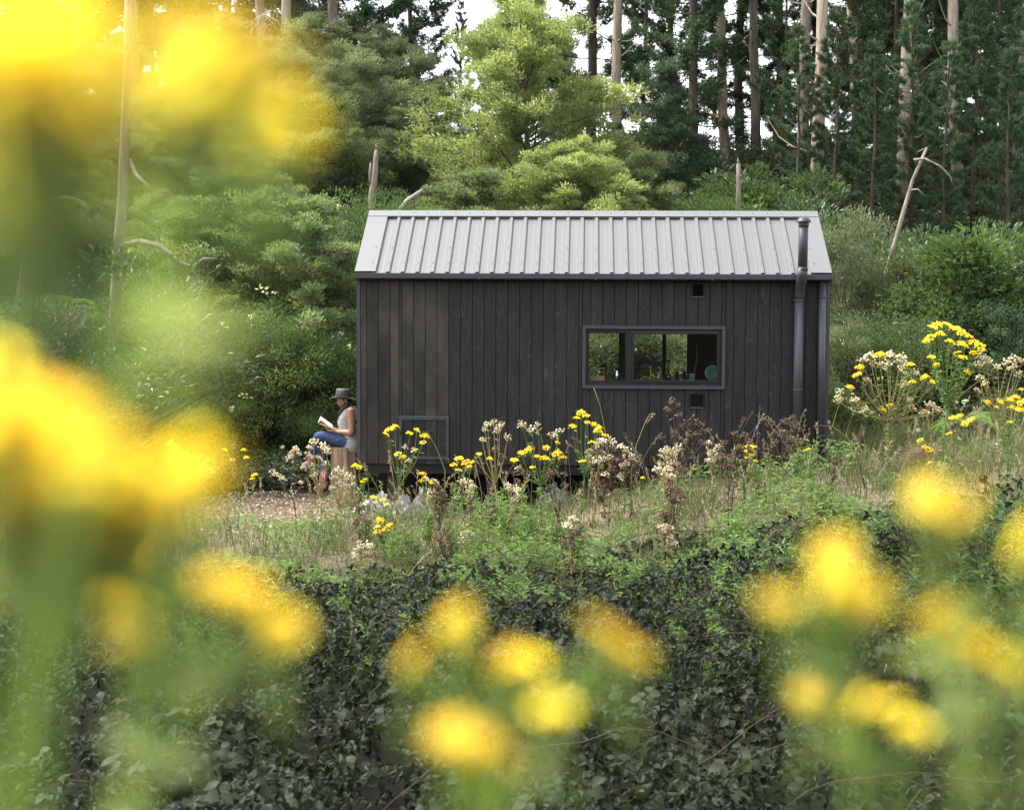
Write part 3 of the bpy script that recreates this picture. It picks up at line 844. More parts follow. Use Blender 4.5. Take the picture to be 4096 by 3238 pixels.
def pine(seed, h=17, low=.22, dens=1.0, wid=2.5, n=7):
    rng = np.random.default_rng(seed)
    tr = Buf(); cr = Buf()
    k = 12; z = np.linspace(0, h, k)
    path = np.stack([np.cumsum(rng.normal(0, .05, k)), np.cumsum(rng.normal(0, .05, k)), z], 1); path[:, :2] -= path[0, :2]
    tr.tube(path, np.linspace(.19, .03, k) * (h / 17), 9)
    C, Dd = [], []
    zz = 1.5
    while zz < h * .985:
        t = zz / h
        nbr = rng.integers(2, 5)
        a0 = rng.random() * 6.28
        for j in range(nbr):
            az = a0 + j * 6.28 / nbr + rng.normal(0, .25)
            base = np.array([np.interp(zz, z, path[:, 0]), np.interp(zz, z, path[:, 1]), zz])
            dead = t < low
            ln = wid * (min(1, (1 - t) * 2.2 + .12)) * rng.uniform(.55, 1.15)
            if dead:
                if rng.random() < .5: continue
                ln *= rng.uniform(.2, .7)
            el = R(rng.uniform(-8, 26) + 20 * t)
            d = np.array([math.cos(az) * math.cos(el), math.sin(az) * math.cos(el), math.sin(el)])
            s = np.linspace(0, 1, 5)[:, None]
            sag = np.array([0, 0, .10 * ln]) * (s ** 2) - np.array([0, 0, .12 * ln]) * np.sin(s * 3.14)
            bp = base + d * ln * s + sag + rng.normal(0, .03 * ln, (5, 3)) * s
            tr.tube(bp, np.linspace(.035 * (1 - .7 * t), .006, 5) * (h / 17), 5, cap=False)
            if dead: continue
            m = int((4 + ln * 7) * dens)
            us = .32 + .68 * np.sort(rng.random(m) ** .8)
            for u in us:
                i = min(int(u * 4), 3); f = u * 4 - i
                p = bp[i] * (1 - f) + bp[i + 1] * f
                side = np.cross(d, [0, 0, 1]) * rng.choice([-1, 1])
                e = p + norm(d * .8 + side * rng.uniform(.2, .9) + np.array([0, 0, rng.uniform(-.05, .35)])) * rng.uniform(.08, .38)
                C.append(e); Dd.append(norm(e - base + np.array([0, 0, .35])))
        zz += rng.uniform(.38, .62) * h / 17
    C = np.array(C); Dd = np.array(Dd)
    # tufts of needles
    kk = len(C); idx = np.repeat(np.arange(kk), n)
    P0 = C[idx] + rng.normal(0, .085, (kk * n, 3))
    tb = rng.beta(2, 2.4, kk)[idx]
    nb = 5
    P = np.repeat(P0, nb, 0)
    D = norm(np.repeat(Dd[idx], nb, 0) * .7 + rng.standard_normal((kk * n * nb, 3)) * .55)
    N = rng.standard_normal((kk * n * nb, 3))
    L = rng.uniform(.12, .21, len(P))
    leaves(cr, P, D, N, L, L * .22, np.clip(np.repeat(tb, nb) * .8 + rng.random(len(P)) * .25, 0, 1), 'diamond', .1)
    return tr, cr, h, 'L_pine'

def shrub(seed, r=1.1, h=1.7, mat='L_mid', nc=85, n=120, L=.058, W=.026, shape='diamond', flat=.7, stems=6, flowers=0):
    rng = np.random.default_rng(seed)
    tr = Buf(); cr = Buf()
    C, Rr, D = [], [], []
    lobes = [(rng.normal(0, r * .38), rng.normal(0, r * .38), rng.uniform(.45, .8) * h, rng.uniform(.38, .62) * r) for _ in range(7)]
    for i in range(nc):
        lx, ly, lz, lr = lobes[rng.integers(len(lobes))]
        d = rdir(rng, 1)[0]; d[2] = abs(d[2]) * 1.1 - .35
        c = np.array([lx, ly, lz]) + d * lr * rng.uniform(.7, 1.1)
        c[2] = max(.08, c[2])
        C.append(c); Rr.append(rng.uniform(.16, .28) * r); D.append(norm(d + np.array([0, 0, .2])))
    # lower skirt
    for i in range(nc // 3):
        az = rng.random() * 6.28; q = rng.uniform(.5, 1.0) * r
        c = np.array([math.cos(az) * q, math.sin(az) * q, rng.uniform(.05, .4) * h]); C.append(c); Rr.append(rng.uniform(.16, .26) * r); D.append(norm(np.array([math.cos(az), math.sin(az), .3])))
    C = np.array(C)
    for i in range(stems):
        e = C[rng.integers(len(C))]; b0 = np.array([rng.normal(0, .08), rng.normal(0, .08), -.15])
        mid = b0 * .4 + e * .6 + rng.normal(0, .12, 3)
        tr.tube([b0, mid, e], [.03 * r, .018 * r, .008], 5, cap=False)
    for e in C[::3]:
        tr.tube([e * np.array([.5, .5, .7]), e], [.01, .004], 4, cap=False)
    clump_leaves(cr, rng, C, np.array(Rr), np.array(D), n, L, W, flat, shape)
    fl = None
    if flowers:
        fl = Buf(); pk = rng.integers(0, len(C), flowers)
        P = C[pk] + np.array(D)[pk] * (np.array(Rr)[pk] * rng.uniform(.8, 1.1, flowers))[:, None]
        P = np.repeat(P, 6, 0) + rng.normal(0, .025, (flowers * 6, 3))
        leaves(fl, P, norm(rng.standard_normal((len(P), 3)) + [0, -.4, .4]), norm(rng.standard_normal((len(P), 3)) + [0, -1, .6]), .045, .04, rng.random(len(P)))
    return tr, cr, h, mat, fl

PROTO = {}

def proto(key, name, built, bark, cat, extra=None):
    PROTO[key] = dict(name=name, built=built, bark=bark, cat=cat, used=False, root=None)
def plant(key, x, y, h, label, group=None, rz=None, sxy=1.0, dz=-.05, name=None, tilt=None):
    """place one tree or shrub of a kind so that it stands h metres tall on the ground at x, y"""
    p = PROTO[key]
    bt = p['built']; s = h / bt[2]
    rz = random.random() * 6.283 if rz is None else rz
    loc = (x, y, Hs(x, y) + dz)
    if p['root'] is None:
        o = thing(name or p['name'], label, p['cat'], loc, rz, group)
        obj('trunk' if p['cat'] == 'tree' else 'stems', bt[0], M[p['bark']], o, True)
        obj('crown' if p['cat'] == 'tree' else 'foliage', bt[1], M[bt[3]], o)
        if len(bt) > 4 and bt[4] is not None: obj('blossom', bt[4], M['cream'], o, kind='stuff')
        p['root'] = o
    else:
        o = dup(p['root'], loc, rz, 1, label, group)
        if group is None and 'group' in o: del o['group']
        if name: o.name = name
    o.scale = (s * sxy, s * sxy, s)
    if tilt: o.rotation_euler = (tilt[0], tilt[1], rz)
    return o
def px_at(px, Y): return (px - 2048) / FPX * Y
def top_h(px, py, Y):
    x = px_at(px, Y); return at(px, py, Y).z - Hs(x, Y)

proto('pineA', 'pine_tree', pine(11, low=.06, dens=1.25, wid=2.9), 'bark_pine', 'tree')
proto('pineB', 'pine_tree', pine(12, low=.2, dens=1.1, wid=2.5), 'bark_pine', 'tree')
proto('pineC', 'pine_tree', pine(13, low=.04, dens=1.3, wid=2.2), 'bark_dark', 'tree')
proto('wattleA', 'wattle_tree', wattle(21, 6, 6.6, 'L_wattle_y', nb=62, n=135, cone=.6), 'bark_dark', 'tree')
proto('wattleB', 'wattle_tree', wattle(22, 7, 5.6, 'L_wattle_g', nb=52, cone=.5), 'bark_dark', 'tree')
proto('wattleC', 'wattle_tree', wattle(23, 5, 4.6, 'L_wattle', nb=44, cone=.5), 'bark_dark', 'tree')
proto('wattleD', 'wattle_tree', wattle(24, 6, 3.8, 'L_blue', nb=46, cone=.8), 'bark_dark', 'tree')
proto('shrubMid', 'shrub', shrub(31, mat='L_mid'), 'twig', 'shrub')
proto('shrubDark', 'shrub', shrub(32, mat='L_dark', L=.058, W=.028), 'twig', 'shrub')
proto('shrubOlive', 'shrub', shrub(33, r=1.0, h=2.0, mat='L_olive', L=.055, W=.02, n=150), 'twig', 'shrub')
proto('shrubFine', 'shrub', shrub(34, mat='L_mid', L=.045, W=.012, n=170, flowers=9), 'twig', 'shrub')
proto('shrubBlue', 'shrub', shrub(35, mat='L_blue', L=.055, W=.022, n=140), 'twig', 'shrub')
proto('shrubBig', 'shrub', shrub(36, mat='L_mid', L=.085, W=.036, shape='oval', n=70, nc=80), 'twig', 'shrub')

# ------------------------------------------------------------------ forest
proto('tallA', 'tall_pine', pine(14, h=19, low=.52, dens=.9, wid=2.3), 'bark_pale', 'tree')
proto('tallB', 'tall_pine', pine(15, h=19, low=.46, dens=.9, wid=2.1), 'bark_pine', 'tree')
G_T = 'tall bare trunked pines on the slope'
for px, Y, key, h, tilt, lab in (
    (2466, 45, 'tallA', 18, (0, .02), 'tall pale bare trunk rising just beside the big pale wattle'),
    (2893, 44, 'tallA', 17.5, (0, -.025), 'slim straight tan trunk standing over the middle of the roof'),
    (3196, 38, 'tallB', 18, (0, .02), 'grey trunked pine directly above the flue cowl'),
    (3255, 37, 'tallA', 19, (0, .07), 'thick pale leaning pine with broken side branches above the flue'),
    (3590, 37, 'tallA', 18, (0, .03), 'grey pine trunk behind the leaning dead trunk'),
    (3830, 37, 'tallA', 18, (0, .10), 'mottled grey pine leaning right at the forest edge'),
    (3430, 39, 'tallA', 17, (0, -.03), 'slim pale trunk among the dark pines right of the flue'), (3010, 44, 'tallB', 17, (0, .04), 'thin grey trunk against the sky above the right of the roof'), (4040, 36, 'tallB', 16, (0, .05), 'dark slim trunk at the right edge of the forest'),
    (1085, 37, 'tallB', 17, (0, .05), 'rough barked pine behind the feathery hillside wattle'),
    (1120, 38, 'tallA', 17, (0, .09), 'pale leaning pine with drooping dead twigs on the hillside'),
    (565, 33, 'tallB', 16, (0, -.01), 'flaky barked pine half hidden behind blurred blossoms')):
    plant(key, px_at(px, Y), Y, h, lab, G_T, tilt=tilt, sxy=.78)
G_P = 'dark pines of the forest behind the cabin'
L_R = 'dark green pine in the stand behind the right half of the roof'
L_B = 'low bushy young pine at the foot of the stand right of the roof'
L_L = 'dark pine standing high on the hillside above the reader'
for px, Y, key, h, lab in (
    (2750, 43, 'pineC', 13, 'dense dark conical pine over the middle of the roof'), (2360, 47, 'pineC', 15, 'dark pine half hidden behind the big pale wattle'),
    (3710, 46, 'pineA', 15, L_R), (4010, 44, 'pineA', 14, L_R), (4120, 39, 'pineC', 12, L_R),
    (3120, 41, 'pineC', 6.2, 'short bushy dark pine above the ridge beside the grey trunks'),
    (3560, 39, 'pineC', 8.0, L_R), (3790, 40, 'pineC', 7.5, L_R), (3400, 38, 'pineC', 6.0, L_R), (3960, 37, 'pineC', 7, L_R), 
    
    (3650, 41, 'pineA', 13, L_R), (3500, 42, 'pineC', 11, L_R), 
    (3330, 35, 'pineC', 5.0, L_B), (3480, 34, 'pineC', 4.4, L_B), (3630, 35, 'pineC', 5.2, L_B), (3760, 34, 'pineC', 4.6, L_B), (3880, 35, 'pineC', 5.4, L_B), (4010, 33, 'pineC', 4.6, L_B), (4090, 35, 'pineC', 6, L_B), (3180, 36, 'pineC', 4.6, L_B),
    (2950, 50, 'pineA', 14, L_R), (3090, 49, 'pineA', 13, L_R), (2660, 51, 'pineA', 12, L_R), (3240, 50, 'pineA', 14, L_R), (3560, 50, 'pineB', 15, L_R), (3930, 53, 'pineB', 14, L_R),
    (1340, 39, 'pineA', 15, 'dark pine with drooping boughs beside the pale grey wattle'), (1640, 50, 'pineC', 10.5, 'dark pointed pine top beside the patch of open sky'),
    (930, 42, 'pineA', 15, L_L), (700, 44, 'pineB', 15, L_L), (330, 43, 'pineB', 14, L_L), (1180, 48, 'pineA', 15, L_L), (560, 46, 'pineA', 15, L_L), (150, 46, 'pineA', 15, L_L)):
    plant(key, px_at(px, Y), Y, h, lab, G_P)
plant('pineC', px_at(1842, 48), 48, top_h(1842, -10, 48), 'thin pine sapling silhouetted against the patch of open sky', sxy=.62)
plant('pineB', px_at(2560, 50), 50, 12, 'spindly sparse pine against the sky over the roof', sxy=.6)

plant('wattleA', px_at(2097, 31), 31, top_h(2097, 25, 31), 'big pale yellow green wattle tree rising behind the roof', rz=.5, sxy=.98)
plant('wattleA', px_at(2290, 29), 29, top_h(2290, 560, 29), 'low pale wattle bushing out to the right of the big wattle', rz=2.2, sxy=1.15)
plant('wattleA', px_at(2060, 44), 44, top_h(2060, -90, 44), 'yellowish wattle top showing behind the big pale wattle', rz=4, sxy=.7)
plant('wattleB', px_at(1560, 37), 37, top_h(1560, 110, 37), 'tall soft grey green wattle left of the patch of sky', rz=1)
plant('wattleB', px_at(1730, 33), 33, top_h(1730, 330, 33), 'grey green wattle below the patch of open sky', rz=3)
plant('wattleB', px_at(1400, 33), 33, top_h(1400, 190, 33), 'grey green wattle on the slope above the broken snag', rz=5)
plant('wattleB', px_at(1270, 46), 46, top_h(1270, -60, 46), 'pale wattle high on the hillside behind the pines', rz=5)
plant('wattleC', px_at(1000, 26.5), 26.5, top_h(1000, 600, 26.5), 'feathery mid green wattle on the hillside above the reader', rz=2, sxy=1.12)
plant('wattleC', px_at(1190, 25.6), 25.6, top_h(1190, 800, 25.6), 'broad feathery wattle leaning out just left of the cabin roof', rz=4, sxy=1.25)
plant('wattleC', px_at(760, 26), 26, top_h(760, 850, 26), 'drooping wattle around the dead hooked branch', rz=.3, sxy=1.3)
plant('wattleC', px_at(1290, 31), 31, top_h(1290, 400, 31), 'mid green wattle behind the leaning feathery one', rz=1.7, sxy=1.1)
plant('wattleD', px_at(2660, 35), 35, top_h(2660, 215, 35), 'slender bluish green wattle between two bare trunks', rz=1)
plant('wattleD', px_at(2800, 38), 38, top_h(2800, 520, 38), 'small bluish wattle under the dense conical pine', rz=2)
plant('wattleC', px_at(2560, 30), 30, top_h(2560, 620, 30), 'mid green wattle peeping over the roof right of the big wattle', rz=2.5)
plant('wattleC', px_at(1880, 28.5), 28.5, top_h(1880, 690, 28.5), 'low wattle crown over the left half of the ridge', rz=3.3, sxy=1.3)
G_FW = 'wattles massed along the top of the slope'
for px, Y, py in ((30, 45, -120), (190, 47, -80), (450, 46, -120), (640, 47, -60), (60, 34, 180), (300, 33, 250), (520, 36, 150), (880, 35, 60), (1120, 34, 160), (1230, 36, 60), (1640, 36, 190), (1000, 31, 330), (700, 31, 300), (230, 40, -20), (330, 48, 0), (780, 50, -40), (980, 52, 60), (1450, 52, 40), (480, 30, 520), (120, 29, 560), (700, 33, 420), (620, 28, 760), (2230, 52, 120), (2460, 40, 480), (2950, 47, 430), (3480, 48, 360), (4060, 50, 300)):
    plant('wattleB' if px < 2000 else 'wattleD', px_at(px, Y), Y, top_h(px, py, Y), 'grey green wattle crown among the pines on the hillside above the reader' if px < 2000 else 'bluish green wattle crown among the pines behind the roof', G_FW, sxy=1.1)

# shrubs on the slope
G_S = 'shrubs covering the slope'
rs_ = random.Random(5)
LABS = {'shrubMid': 'mid green leafy shrub on the slope', 'shrubDark': 'dark glossy leaved shrub on the slope', 'shrubFine': 'fine leaved shrub with tiny cream flowers on the slope',
        'shrubBlue': 'bluish green long leaved shrub on the slope', 'shrubBig': 'broad leaved bright shrub on the slope', 'shrubOlive': 'pale olive shrub on the slope'}
def where(x, y):
    if x > 4.2: return ' right of the cabin'
    if x > -1.8: return ' behind the cabin'
    return ' behind the reader' if y < 27 else ' above the reader'
row_y = [23.3, 24.6, 26.2, 28.2, 30.4, 33, 36, 39.5]
for r_i, Y in enumerate(row_y):
    xr = .345 * Y
    x = -xr
    while x < xr:
        sp = rs_.uniform(1.35, 1.9) * (1 + r_i * .045) * (1.3 if x > 3.6 else 1)
        hid = (-1.2 < x < 3.6) and Y < 27.5
        if hid and not (.3 < x < 3.2 and 25 < Y): x += sp; continue
        if x > 3.6 and (Y < 24 or Y > 31): x += sp; continue
        keyset = ['shrubMid', 'shrubDark', 'shrubFine', 'shrubMid', 'shrubBlue', 'shrubBig', 'shrubOlive'] if x < -1 else ['shrubDark', 'shrubBlue', 'shrubMid', 'shrubDark', 'shrubBig']
        key = rs_.choice(keyset)
        hh = rs_.uniform(1.2, 2.1) * (1 + .03 * r_i) * (.8 if Y < 24 else 1) * (rs_.uniform(.55, 1.25) if x > 3.6 else 1)
        plant(key, x + rs_.uniform(-.3, .3), Y + rs_.uniform(-.5, .5), hh, LABS[key] + where(x, Y), G_S + where(x, Y), sxy=rs_.uniform(.95, 1.3), dz=-.15)
        x += sp
# shrubs one can name
for key, px, Y, py, lab, sxy in (
    ('shrubOlive', 3395, 26, 790, 'tall pale olive shrub just beyond the right end of the roof', .62),
    ('shrubOlive', 3440, 27.5, 1010, 'pale olive shrub below the tall one beyond the cabin', .9),
    ('shrubBig', 3650, 29, 900, 'bright leafy shrub round the foot of the leaning dead trunk', 1.0),
    ('shrubMid', 3990, 28, 860, 'round crowned grey green tree shrub at the forest edge right of the cabin', .9),
    ('shrubMid', 3720, 25, 1110, 'rounded green bush beyond the tall ragwort', 1.2), ('shrubMid', 3880, 25.5, 1080, 'rounded green bush above the tall yellow ragwort', 1.2),
    ('shrubBlue', 4060, 24.5, 1230, 'dark bluish bush behind the dry seed heads', 1.2), ('shrubFine', 3560, 23.6, 1260, 'soft fine leaved bush behind the fading ragwort', 1.5),
    ('shrubOlive', 3395, 23.8, 1240, 'olive bush tucked against the right end of the cabin', .8), ('shrubMid', 3345, 22.6, 1480, 'small bright bush at the foot of the downpipe corner', .8),
    ('shrubFine', 2790, 31, 790, 'cream flowered shrub peeping over the ridge', 1.2), ('shrubBig', 3060, 33, 640, 'bright green shrub under the pines above the flue end of the ridge', 1.1), ('shrubBig', 2930, 33, 720, 'bright green shrub by the slim snag', 1.1),
    ('shrubFine', 1560, 28, 780, 'shrub with cream blossom beside the broken snag', 1.0), ('shrubFine', 1090, 24.2, 1290, 'bright fine leaved bush on the bank left of the reader', 1.15),
    ('shrubFine', 1010, 23.6, 1480, 'dark fine leaved bush at the foot of the bank', 1.2), ('shrubFine', 1250, 24.4, 1340, 'fine leaved bush close behind the cabin corner', 1.0),
    ('shrubOlive', 2460, 25.0, 1290, 'bright leafy shrub seen through the cabin window', 1.2), ('shrubOlive', 2590, 24.9, 1270, 'leafy green shrub seen through the middle of the window', 1.2), ('shrubOlive', 2700, 25.2, 1280, 'pale shrub seen through the right of the window', 1.2), ('shrubMid', 2370, 25.4, 1250, 'green shrub seen through the left pane of the window', 1.2),
    ('shrubOlive', 95, 20.5, 1130, 'grey olive bush standing under the leafy left trunk', .95), ('shrubDark', 30, 22, 1000, 'dark bush behind the grey olive bush', 1.1)):
    plant(key, px_at(px, Y), Y, top_h(px, py, Y), lab, sxy=sxy, dz=-.12)

# undergrowth that reads as one mass
def cover(name, label, seed, n, xr, yr, mat, L, W, hmax, shape='oval', keep=None, lump=.35, cat='undergrowth'):
    rng = np.random.default_rng(seed)
    y = rng.uniform(yr[0], yr[1], n); x = rng.uniform(-1, 1, n)
    x = (xr[0] + xr[1]) / 2 + x * (xr[1] - xr[0]) / 2
    if keep is not None:
        k = keep(x, y); x, y = x[k], y[k]
    n = len(x)
    lumps = (np.sin(x * 2.3 + 1.3 * np.sin(y * 1.7)) * np.sin(y * 2.1 + 1.1 * np.sin(x * 1.9)) * .5 + .5)
    top = hmax * (1 - lump + lump * lumps)
    z = H(x, y) + top * rng.random(n) ** .55
    P = np.stack([x, y, z], 1)
    D = norm(rng.standard_normal((n, 3)) * [1, 1, .45] + [0, -.35, -.1])
    Nn = norm(np.array([0, -.35, 1.0]) + rng.standard_normal((n, 3)) * .45)
    l = rng.uniform(L * .6, L * 1.25, n)
    tint = np.clip(rng.beta(1.6, 2.6, n) + .25 * (lumps - .5), 0, 1)
    b = Buf(); leaves(b, P, D, Nn, l, l * W / L, tint, shape)
    o = obj(name, b, M[mat]); return tag(o, label, cat, kind='stuff')
cover('undergrowth', 'tangled green undergrowth carpeting the wooded slope', 41, 70000, (-19, 19), (23.5, 52), 'L_dark', .15, .06, .55, keep=lambda x, y: (np.abs(x) < .36 * y) & ~((np.abs(x - 1) < 2.6) & (y < 24.5)))
cover('creeping_ivy', 'low leafy creeper covering the bank behind the reader', 42, 42000, (-9, -1.2), (21.6, 27.5), 'L_ivy', .065, .05, .45, keep=lambda x, y: y > 21.9 + .3 * np.sin(x * 2))

# snags and bare trunks
def snag(name, label, pts, Y, r0, r1, mat='dead_wood', branches=(), jag=True, ground=True):
    rng = np.random.default_rng(len(pts) * 7 + int(pts[0][0]))
    W = [at(px, py, Y) for px, py in pts]
    b0 = W[0].copy()
    gz = Hs(b0.x, b0.y) - .2
    if ground and gz < b0.z: W = [Vector((b0.x, b0.y, gz))] + W
    base = W[0].copy()
    o = thing(name, label, 'dead tree', base)
    P = [w - base for w in W]
    b = Buf(); k = len(P)
    b.tube(P, np.linspace(r0, r1, k), 10, wob=.06, rng=rng)
    if jag:
        tip = P[-1]
        for q in range(3):
            a = q * 2.1; b.tube([tip + Vector((math.cos(a), math.sin(a), 0)) * r1 * .5, tip + Vector((math.cos(a) * r1 * .3, math.sin(a) * r1 * .3, r1 * rng.uniform(1.5, 4)))], [r1 * .5, .004], 5)
    obj('trunk', b, M[mat], o, True)
    for br in branches:
        r_a, r_b, bp = br
        Q = [at(px, py, Y + dy) - base for px, py, dy in bp]
        bb = Buf(); bb.tube(Q, np.linspace(r_a, r_b, len(Q)), 6, wob=.08, rng=rng); obj('branch', bb, M[mat], o, True)
    return o
snag('broken_snag', 'splintered pale tree stump snag above the left end of the ridge', [(1485, 880), (1490, 780), (1499, 700), (1503, 640), (1506, 600)], 29, .105, .035, branches=[(.05, .012, [(1484, 740, 0), (1481, 690, 0), (1482, 650, 0)])])
snag('slim_snag', 'slim reddish dead trunk above the ridge', [(2950, 850), (2955, 740), (2953, 655)], 31, .055, .04, branches=[(.02, .008, [(2955, 720, 0), (2975, 690, -.1), (2984, 675, -.1)])])
snag('leaning_dead_trunk', 'leaning dead trunk with two arching bare branches right of the cabin', [(3510, 1210), (3560, 1040), (3610, 860), (3650, 720), (3708, 590)], 27.5, .058, .022, 'dead_wood',
     [(.028, .01, [(3655, 640, 0), (3700, 635, -.1), (3760, 665, -.2), (3800, 705, -.2), (3810, 735, -.2)]), (.022, .008, [(3640, 760, 0), (3672, 757, -.1), (3700, 785, -.1)])], jag=False)
snag('mossy_trunk', 'pale lichen covered trunk with a hooked dead limb on the left bank', [(440, 1540), (455, 1300), (470, 1050), (490, 800), (500, 560), (512, 250), (520, -200)], 22.7, .085, .065, 'bark_pine',
     [(.05, .02, [(478, 985, 0), (560, 965, -.3), (640, 985, -.4), (720, 1050, -.5), (770, 1070, -.5), (815, 1035, -.5), (860, 1035, -.5)]), (.018, .006, [(765, 1068, -.5), (790, 1120, -.5), (800, 1160, -.5)]),
      (.03, .01, [(520, 640, 0), (545, 700, -.2), (600, 750, -.3), (610, 800, -.3), (590, 830, -.3), (612, 860, -.3)])], jag=False)
snag('flaking_trunk', 'flaking brown trunk at the left edge under a leafy bough', [(75, 1290), (95, 1150), (125, 980), (142, 860), (150, 600), (160, 200)], 22.4, .105, .08, 'bark_pine', jag=False)
snag('leaning_branch', 'bare dark branch slanting against the sky at the right edge', [(3985, 430), (4040, 350), (4100, 270), (4160, 190)], 38, .05, .05, 'bark_dark', jag=False, ground=False).location.y += 0
snag('fallen_branch', 'pale fallen branch leaning out over the left end of the ridge', [(1590, 850), (1630, 800), (1690, 760)], 28, .05, .03, 'bark_grey', jag=False)
# hanging tangle of bare lichen twigs
rng = np.random.default_rng(77)
for (px, py, lab) in ((800, 1290, 'tangle of bare pale twigs hanging on the bank among dark leaves'), (1050, 60, 'pale bare twig tangle hanging from the high hillside pine')):
    Y = 24.2 if py > 1000 else 30
    c = at(px, py, Y)
    b = Buf()
    for q in range(16):
        p = [Vector((0, 0, 0))]; d = Vector((rng.normal(0, 1), rng.normal(0, .4), rng.normal(-.6, .5))).normalized()
        for s in range(6):
            d = (d + Vector((rng.normal(0, .5), rng.normal(0, .3), -.18))).normalized(); p.append(p[-1] + d * rng.uniform(.05, .1))
        b.tube(p, np.linspace(.012, .004, 7), 4, cap=False)
    o = thing('bare_twigs', lab, 'twigs', c); obj('twig_tangle', b, M['bark_grey'], o, kind='stuff')
    obj('branch', Buf().tube([(0, 0, 0), (.1, .3, .12), (.05, .9, .1)], [.018, .024, .03], 6), M['bark_grey'], o, True)

# ferns
def fern(name, label, base, trunk_h, nf, L, seed, group=None):
    rng = np.random.default_rng(seed)
    o = thing(name, label, 'fern', base, 0, group)
    if trunk_h > .1: obj('trunk', Buf().tube([(0, 0, -.2), (0, .02, trunk_h)], [.09, .07], 9, wob=.1, rng=rng), M['bark_dark'], o)
    for i in range(nf):
        az = i * 6.283 / nf + rng.normal(0, .15); ln = L * rng.uniform(.8, 1.1); up = rng.uniform(.5, .95)
        s = np.linspace(0, 1, 8)
        rad = ln * s * (1 - .12 * s); zz = trunk_h + ln * (up * s - .78 * s ** 2)
        pth = np.stack([np.cos(az) * rad, np.sin(az) * rad, zz], 1)
        fb = Buf(); fb.tube(pth, np.linspace(.008, .002, 8), 4, tint=.2, cap=False)
        m = 30; u = np.linspace(.14, .99, m)
        c = np.stack([np.interp(u, s, pth[:, j]) for j in range(3)], 1); tan = norm(np.gradient(c, axis=0))
        sidev = np.array([-math.sin(az), math.cos(az), 0])
        wl = ln * .26 * np.sin(np.pi * (u * .93 + .07)) ** .8 + .01
        for sg in (-1, 1):
            D = norm(sidev * sg + tan * .45 + np.array([0, 0, -.12]))
            leaves(fb, c, D, np.tile(norm(np.cross(tan[3], sidev))[None] * -1, (m, 1)) * np.sign(-1), wl, ln * .032, np.clip(.45 + .3 * rng.standard_normal(m), 0, 1), 'diamond', .05)
        obj('frond', fb, M['L_fern'], o)
    return o
c = at(215, 1250, 23); fern('tree_fern', 'bright tree fern spreading fronds beside the flaking trunk', (c.x, 23, Hs(c.x, 23)), c.z - Hs(c.x, 23), 11, 1.0, 3)
c = at(150, 830, 23.5); fern('tree_fern', 'dark crowned tree fern high up against the flaking trunk', (c.x, 23.6, Hs(c.x, 23.5)), c.z - Hs(c.x, 23.5), 12, .85, 4)
c = at(20, 1330, 20.5); fern('tree_fern', 'fern with arching fronds poking out above the olive bush', (c.x, 20.5, Hs(c.x, 20.5)), c.z - Hs(c.x, 20.5), 9, .6, 5)
c = at(3860, 1640, 21.5); fern('ground_fern', 'dark low fern behind the tall yellow ragwort', (c.x, 21.5, Hs(c.x, 21.5)), .25, 9, .7, 6)


# ------------------------------------------------------------------ wood chips, grass, brambles
rng = np.random.default_rng(91)
n = 9000
x = rng.uniform(-6.2, -1.75, n); y = rng.uniform(18.1, 21.9, n)
k = (y < 21.6 + .25 * np.sin(x * 3)) & (y > 18.5 + .3 * np.sin(x * 2.1)) & ~((x > -2.0) & (y > 19.9))
x, y = x[k], y[k]; n = len(x)
b = Buf()
P = np.stack([x, y, H(x, y) + rng.uniform(.002, .028, n)], 1)
leaves(b, P, norm(rng.standard_normal((n, 3)) * [1, 1, .18]), norm(rng.standard_normal((n, 3)) * .35 + [0, 0, 1]), rng.uniform(.025, .075, n), rng.uniform(.012, .03, n), rng.random(n), 'oval', .1)
tag(obj('wood_chips', b, leaf_mat('wood_chip', (.22, .15, .09), (.42, .34, .24), (.6, .52, .40), .0, .9, .1, 0)), 'pale wood chips scattered on the ground around the stump', 'wood chips', kind='stuff')

def grass(name, label, seed, n, xr, yr, mat, hlo, hhi, w, keep=None, tint=(0, 1), cat='grass'):
    rng = np.random.default_rng(seed)
    x = rng.uniform(*xr, n); y = rng.uniform(*yr, n)
    cl = np.sin(x * 3.1 + 2 * np.sin(y * 2.3)) * np.sin(y * 3.7 + 1.5 * np.sin(x * 2.9)) * .5 + .5
    k = rng.random(n) < .35 + .65 * cl
    if keep is not None: k &= keep(x, y)
    x, y, cl = x[k], y[k], cl[k]; n = len(x)
    P = np.stack([x, y, H(x, y) - .02], 1)
    D = norm(rng.standard_normal((n, 3)) * [.28, .28, 0] + [0, 0, 1])
    Nn = norm(rng.standard_normal((n, 3)) * [1, 1, 0])
    L = rng.uniform(hlo, hhi, n) * (.6 + .6 * cl)
    b = Buf(); leaves(b, P, D, Nn, L, rng.uniform(w * .6, w * 1.3, n), np.clip(rng.uniform(tint[0], tint[1], n), 0, 1), 'blade')
    return tag(obj(name, b, M[mat]), label, cat, kind='stuff')
not_cabin = lambda x, y: ~((x > -2.0) & (x < 4.1) & (y > 19.75)) & ~((x < -1.9) & (y > 18.9))
grass('verge_grass', 'mixed green and straw coloured grass on the bank before the cabin', 51, 30000, (-6.5, 8.5), (13.2, 19.9), 'L_grass', .10, .36, .010, not_cabin, (0, .7))
grass('short_turf', 'short dry turf along the foot of the cabin', 52, 14000, (-2.2, 7.5), (17.0, 20.2), 'L_grass', .04, .13, .009, lambda x, y: ~((x > -2.0) & (x < 4.1) & (y > 19.95)), (.35, 1))
grass('right_bank_grass', 'long grass on the rising bank right of the cabin', 53, 10000, (4.0, 10), (17.5, 23.5), 'L_grass', .15, .5, .011, None, (.1, .95))

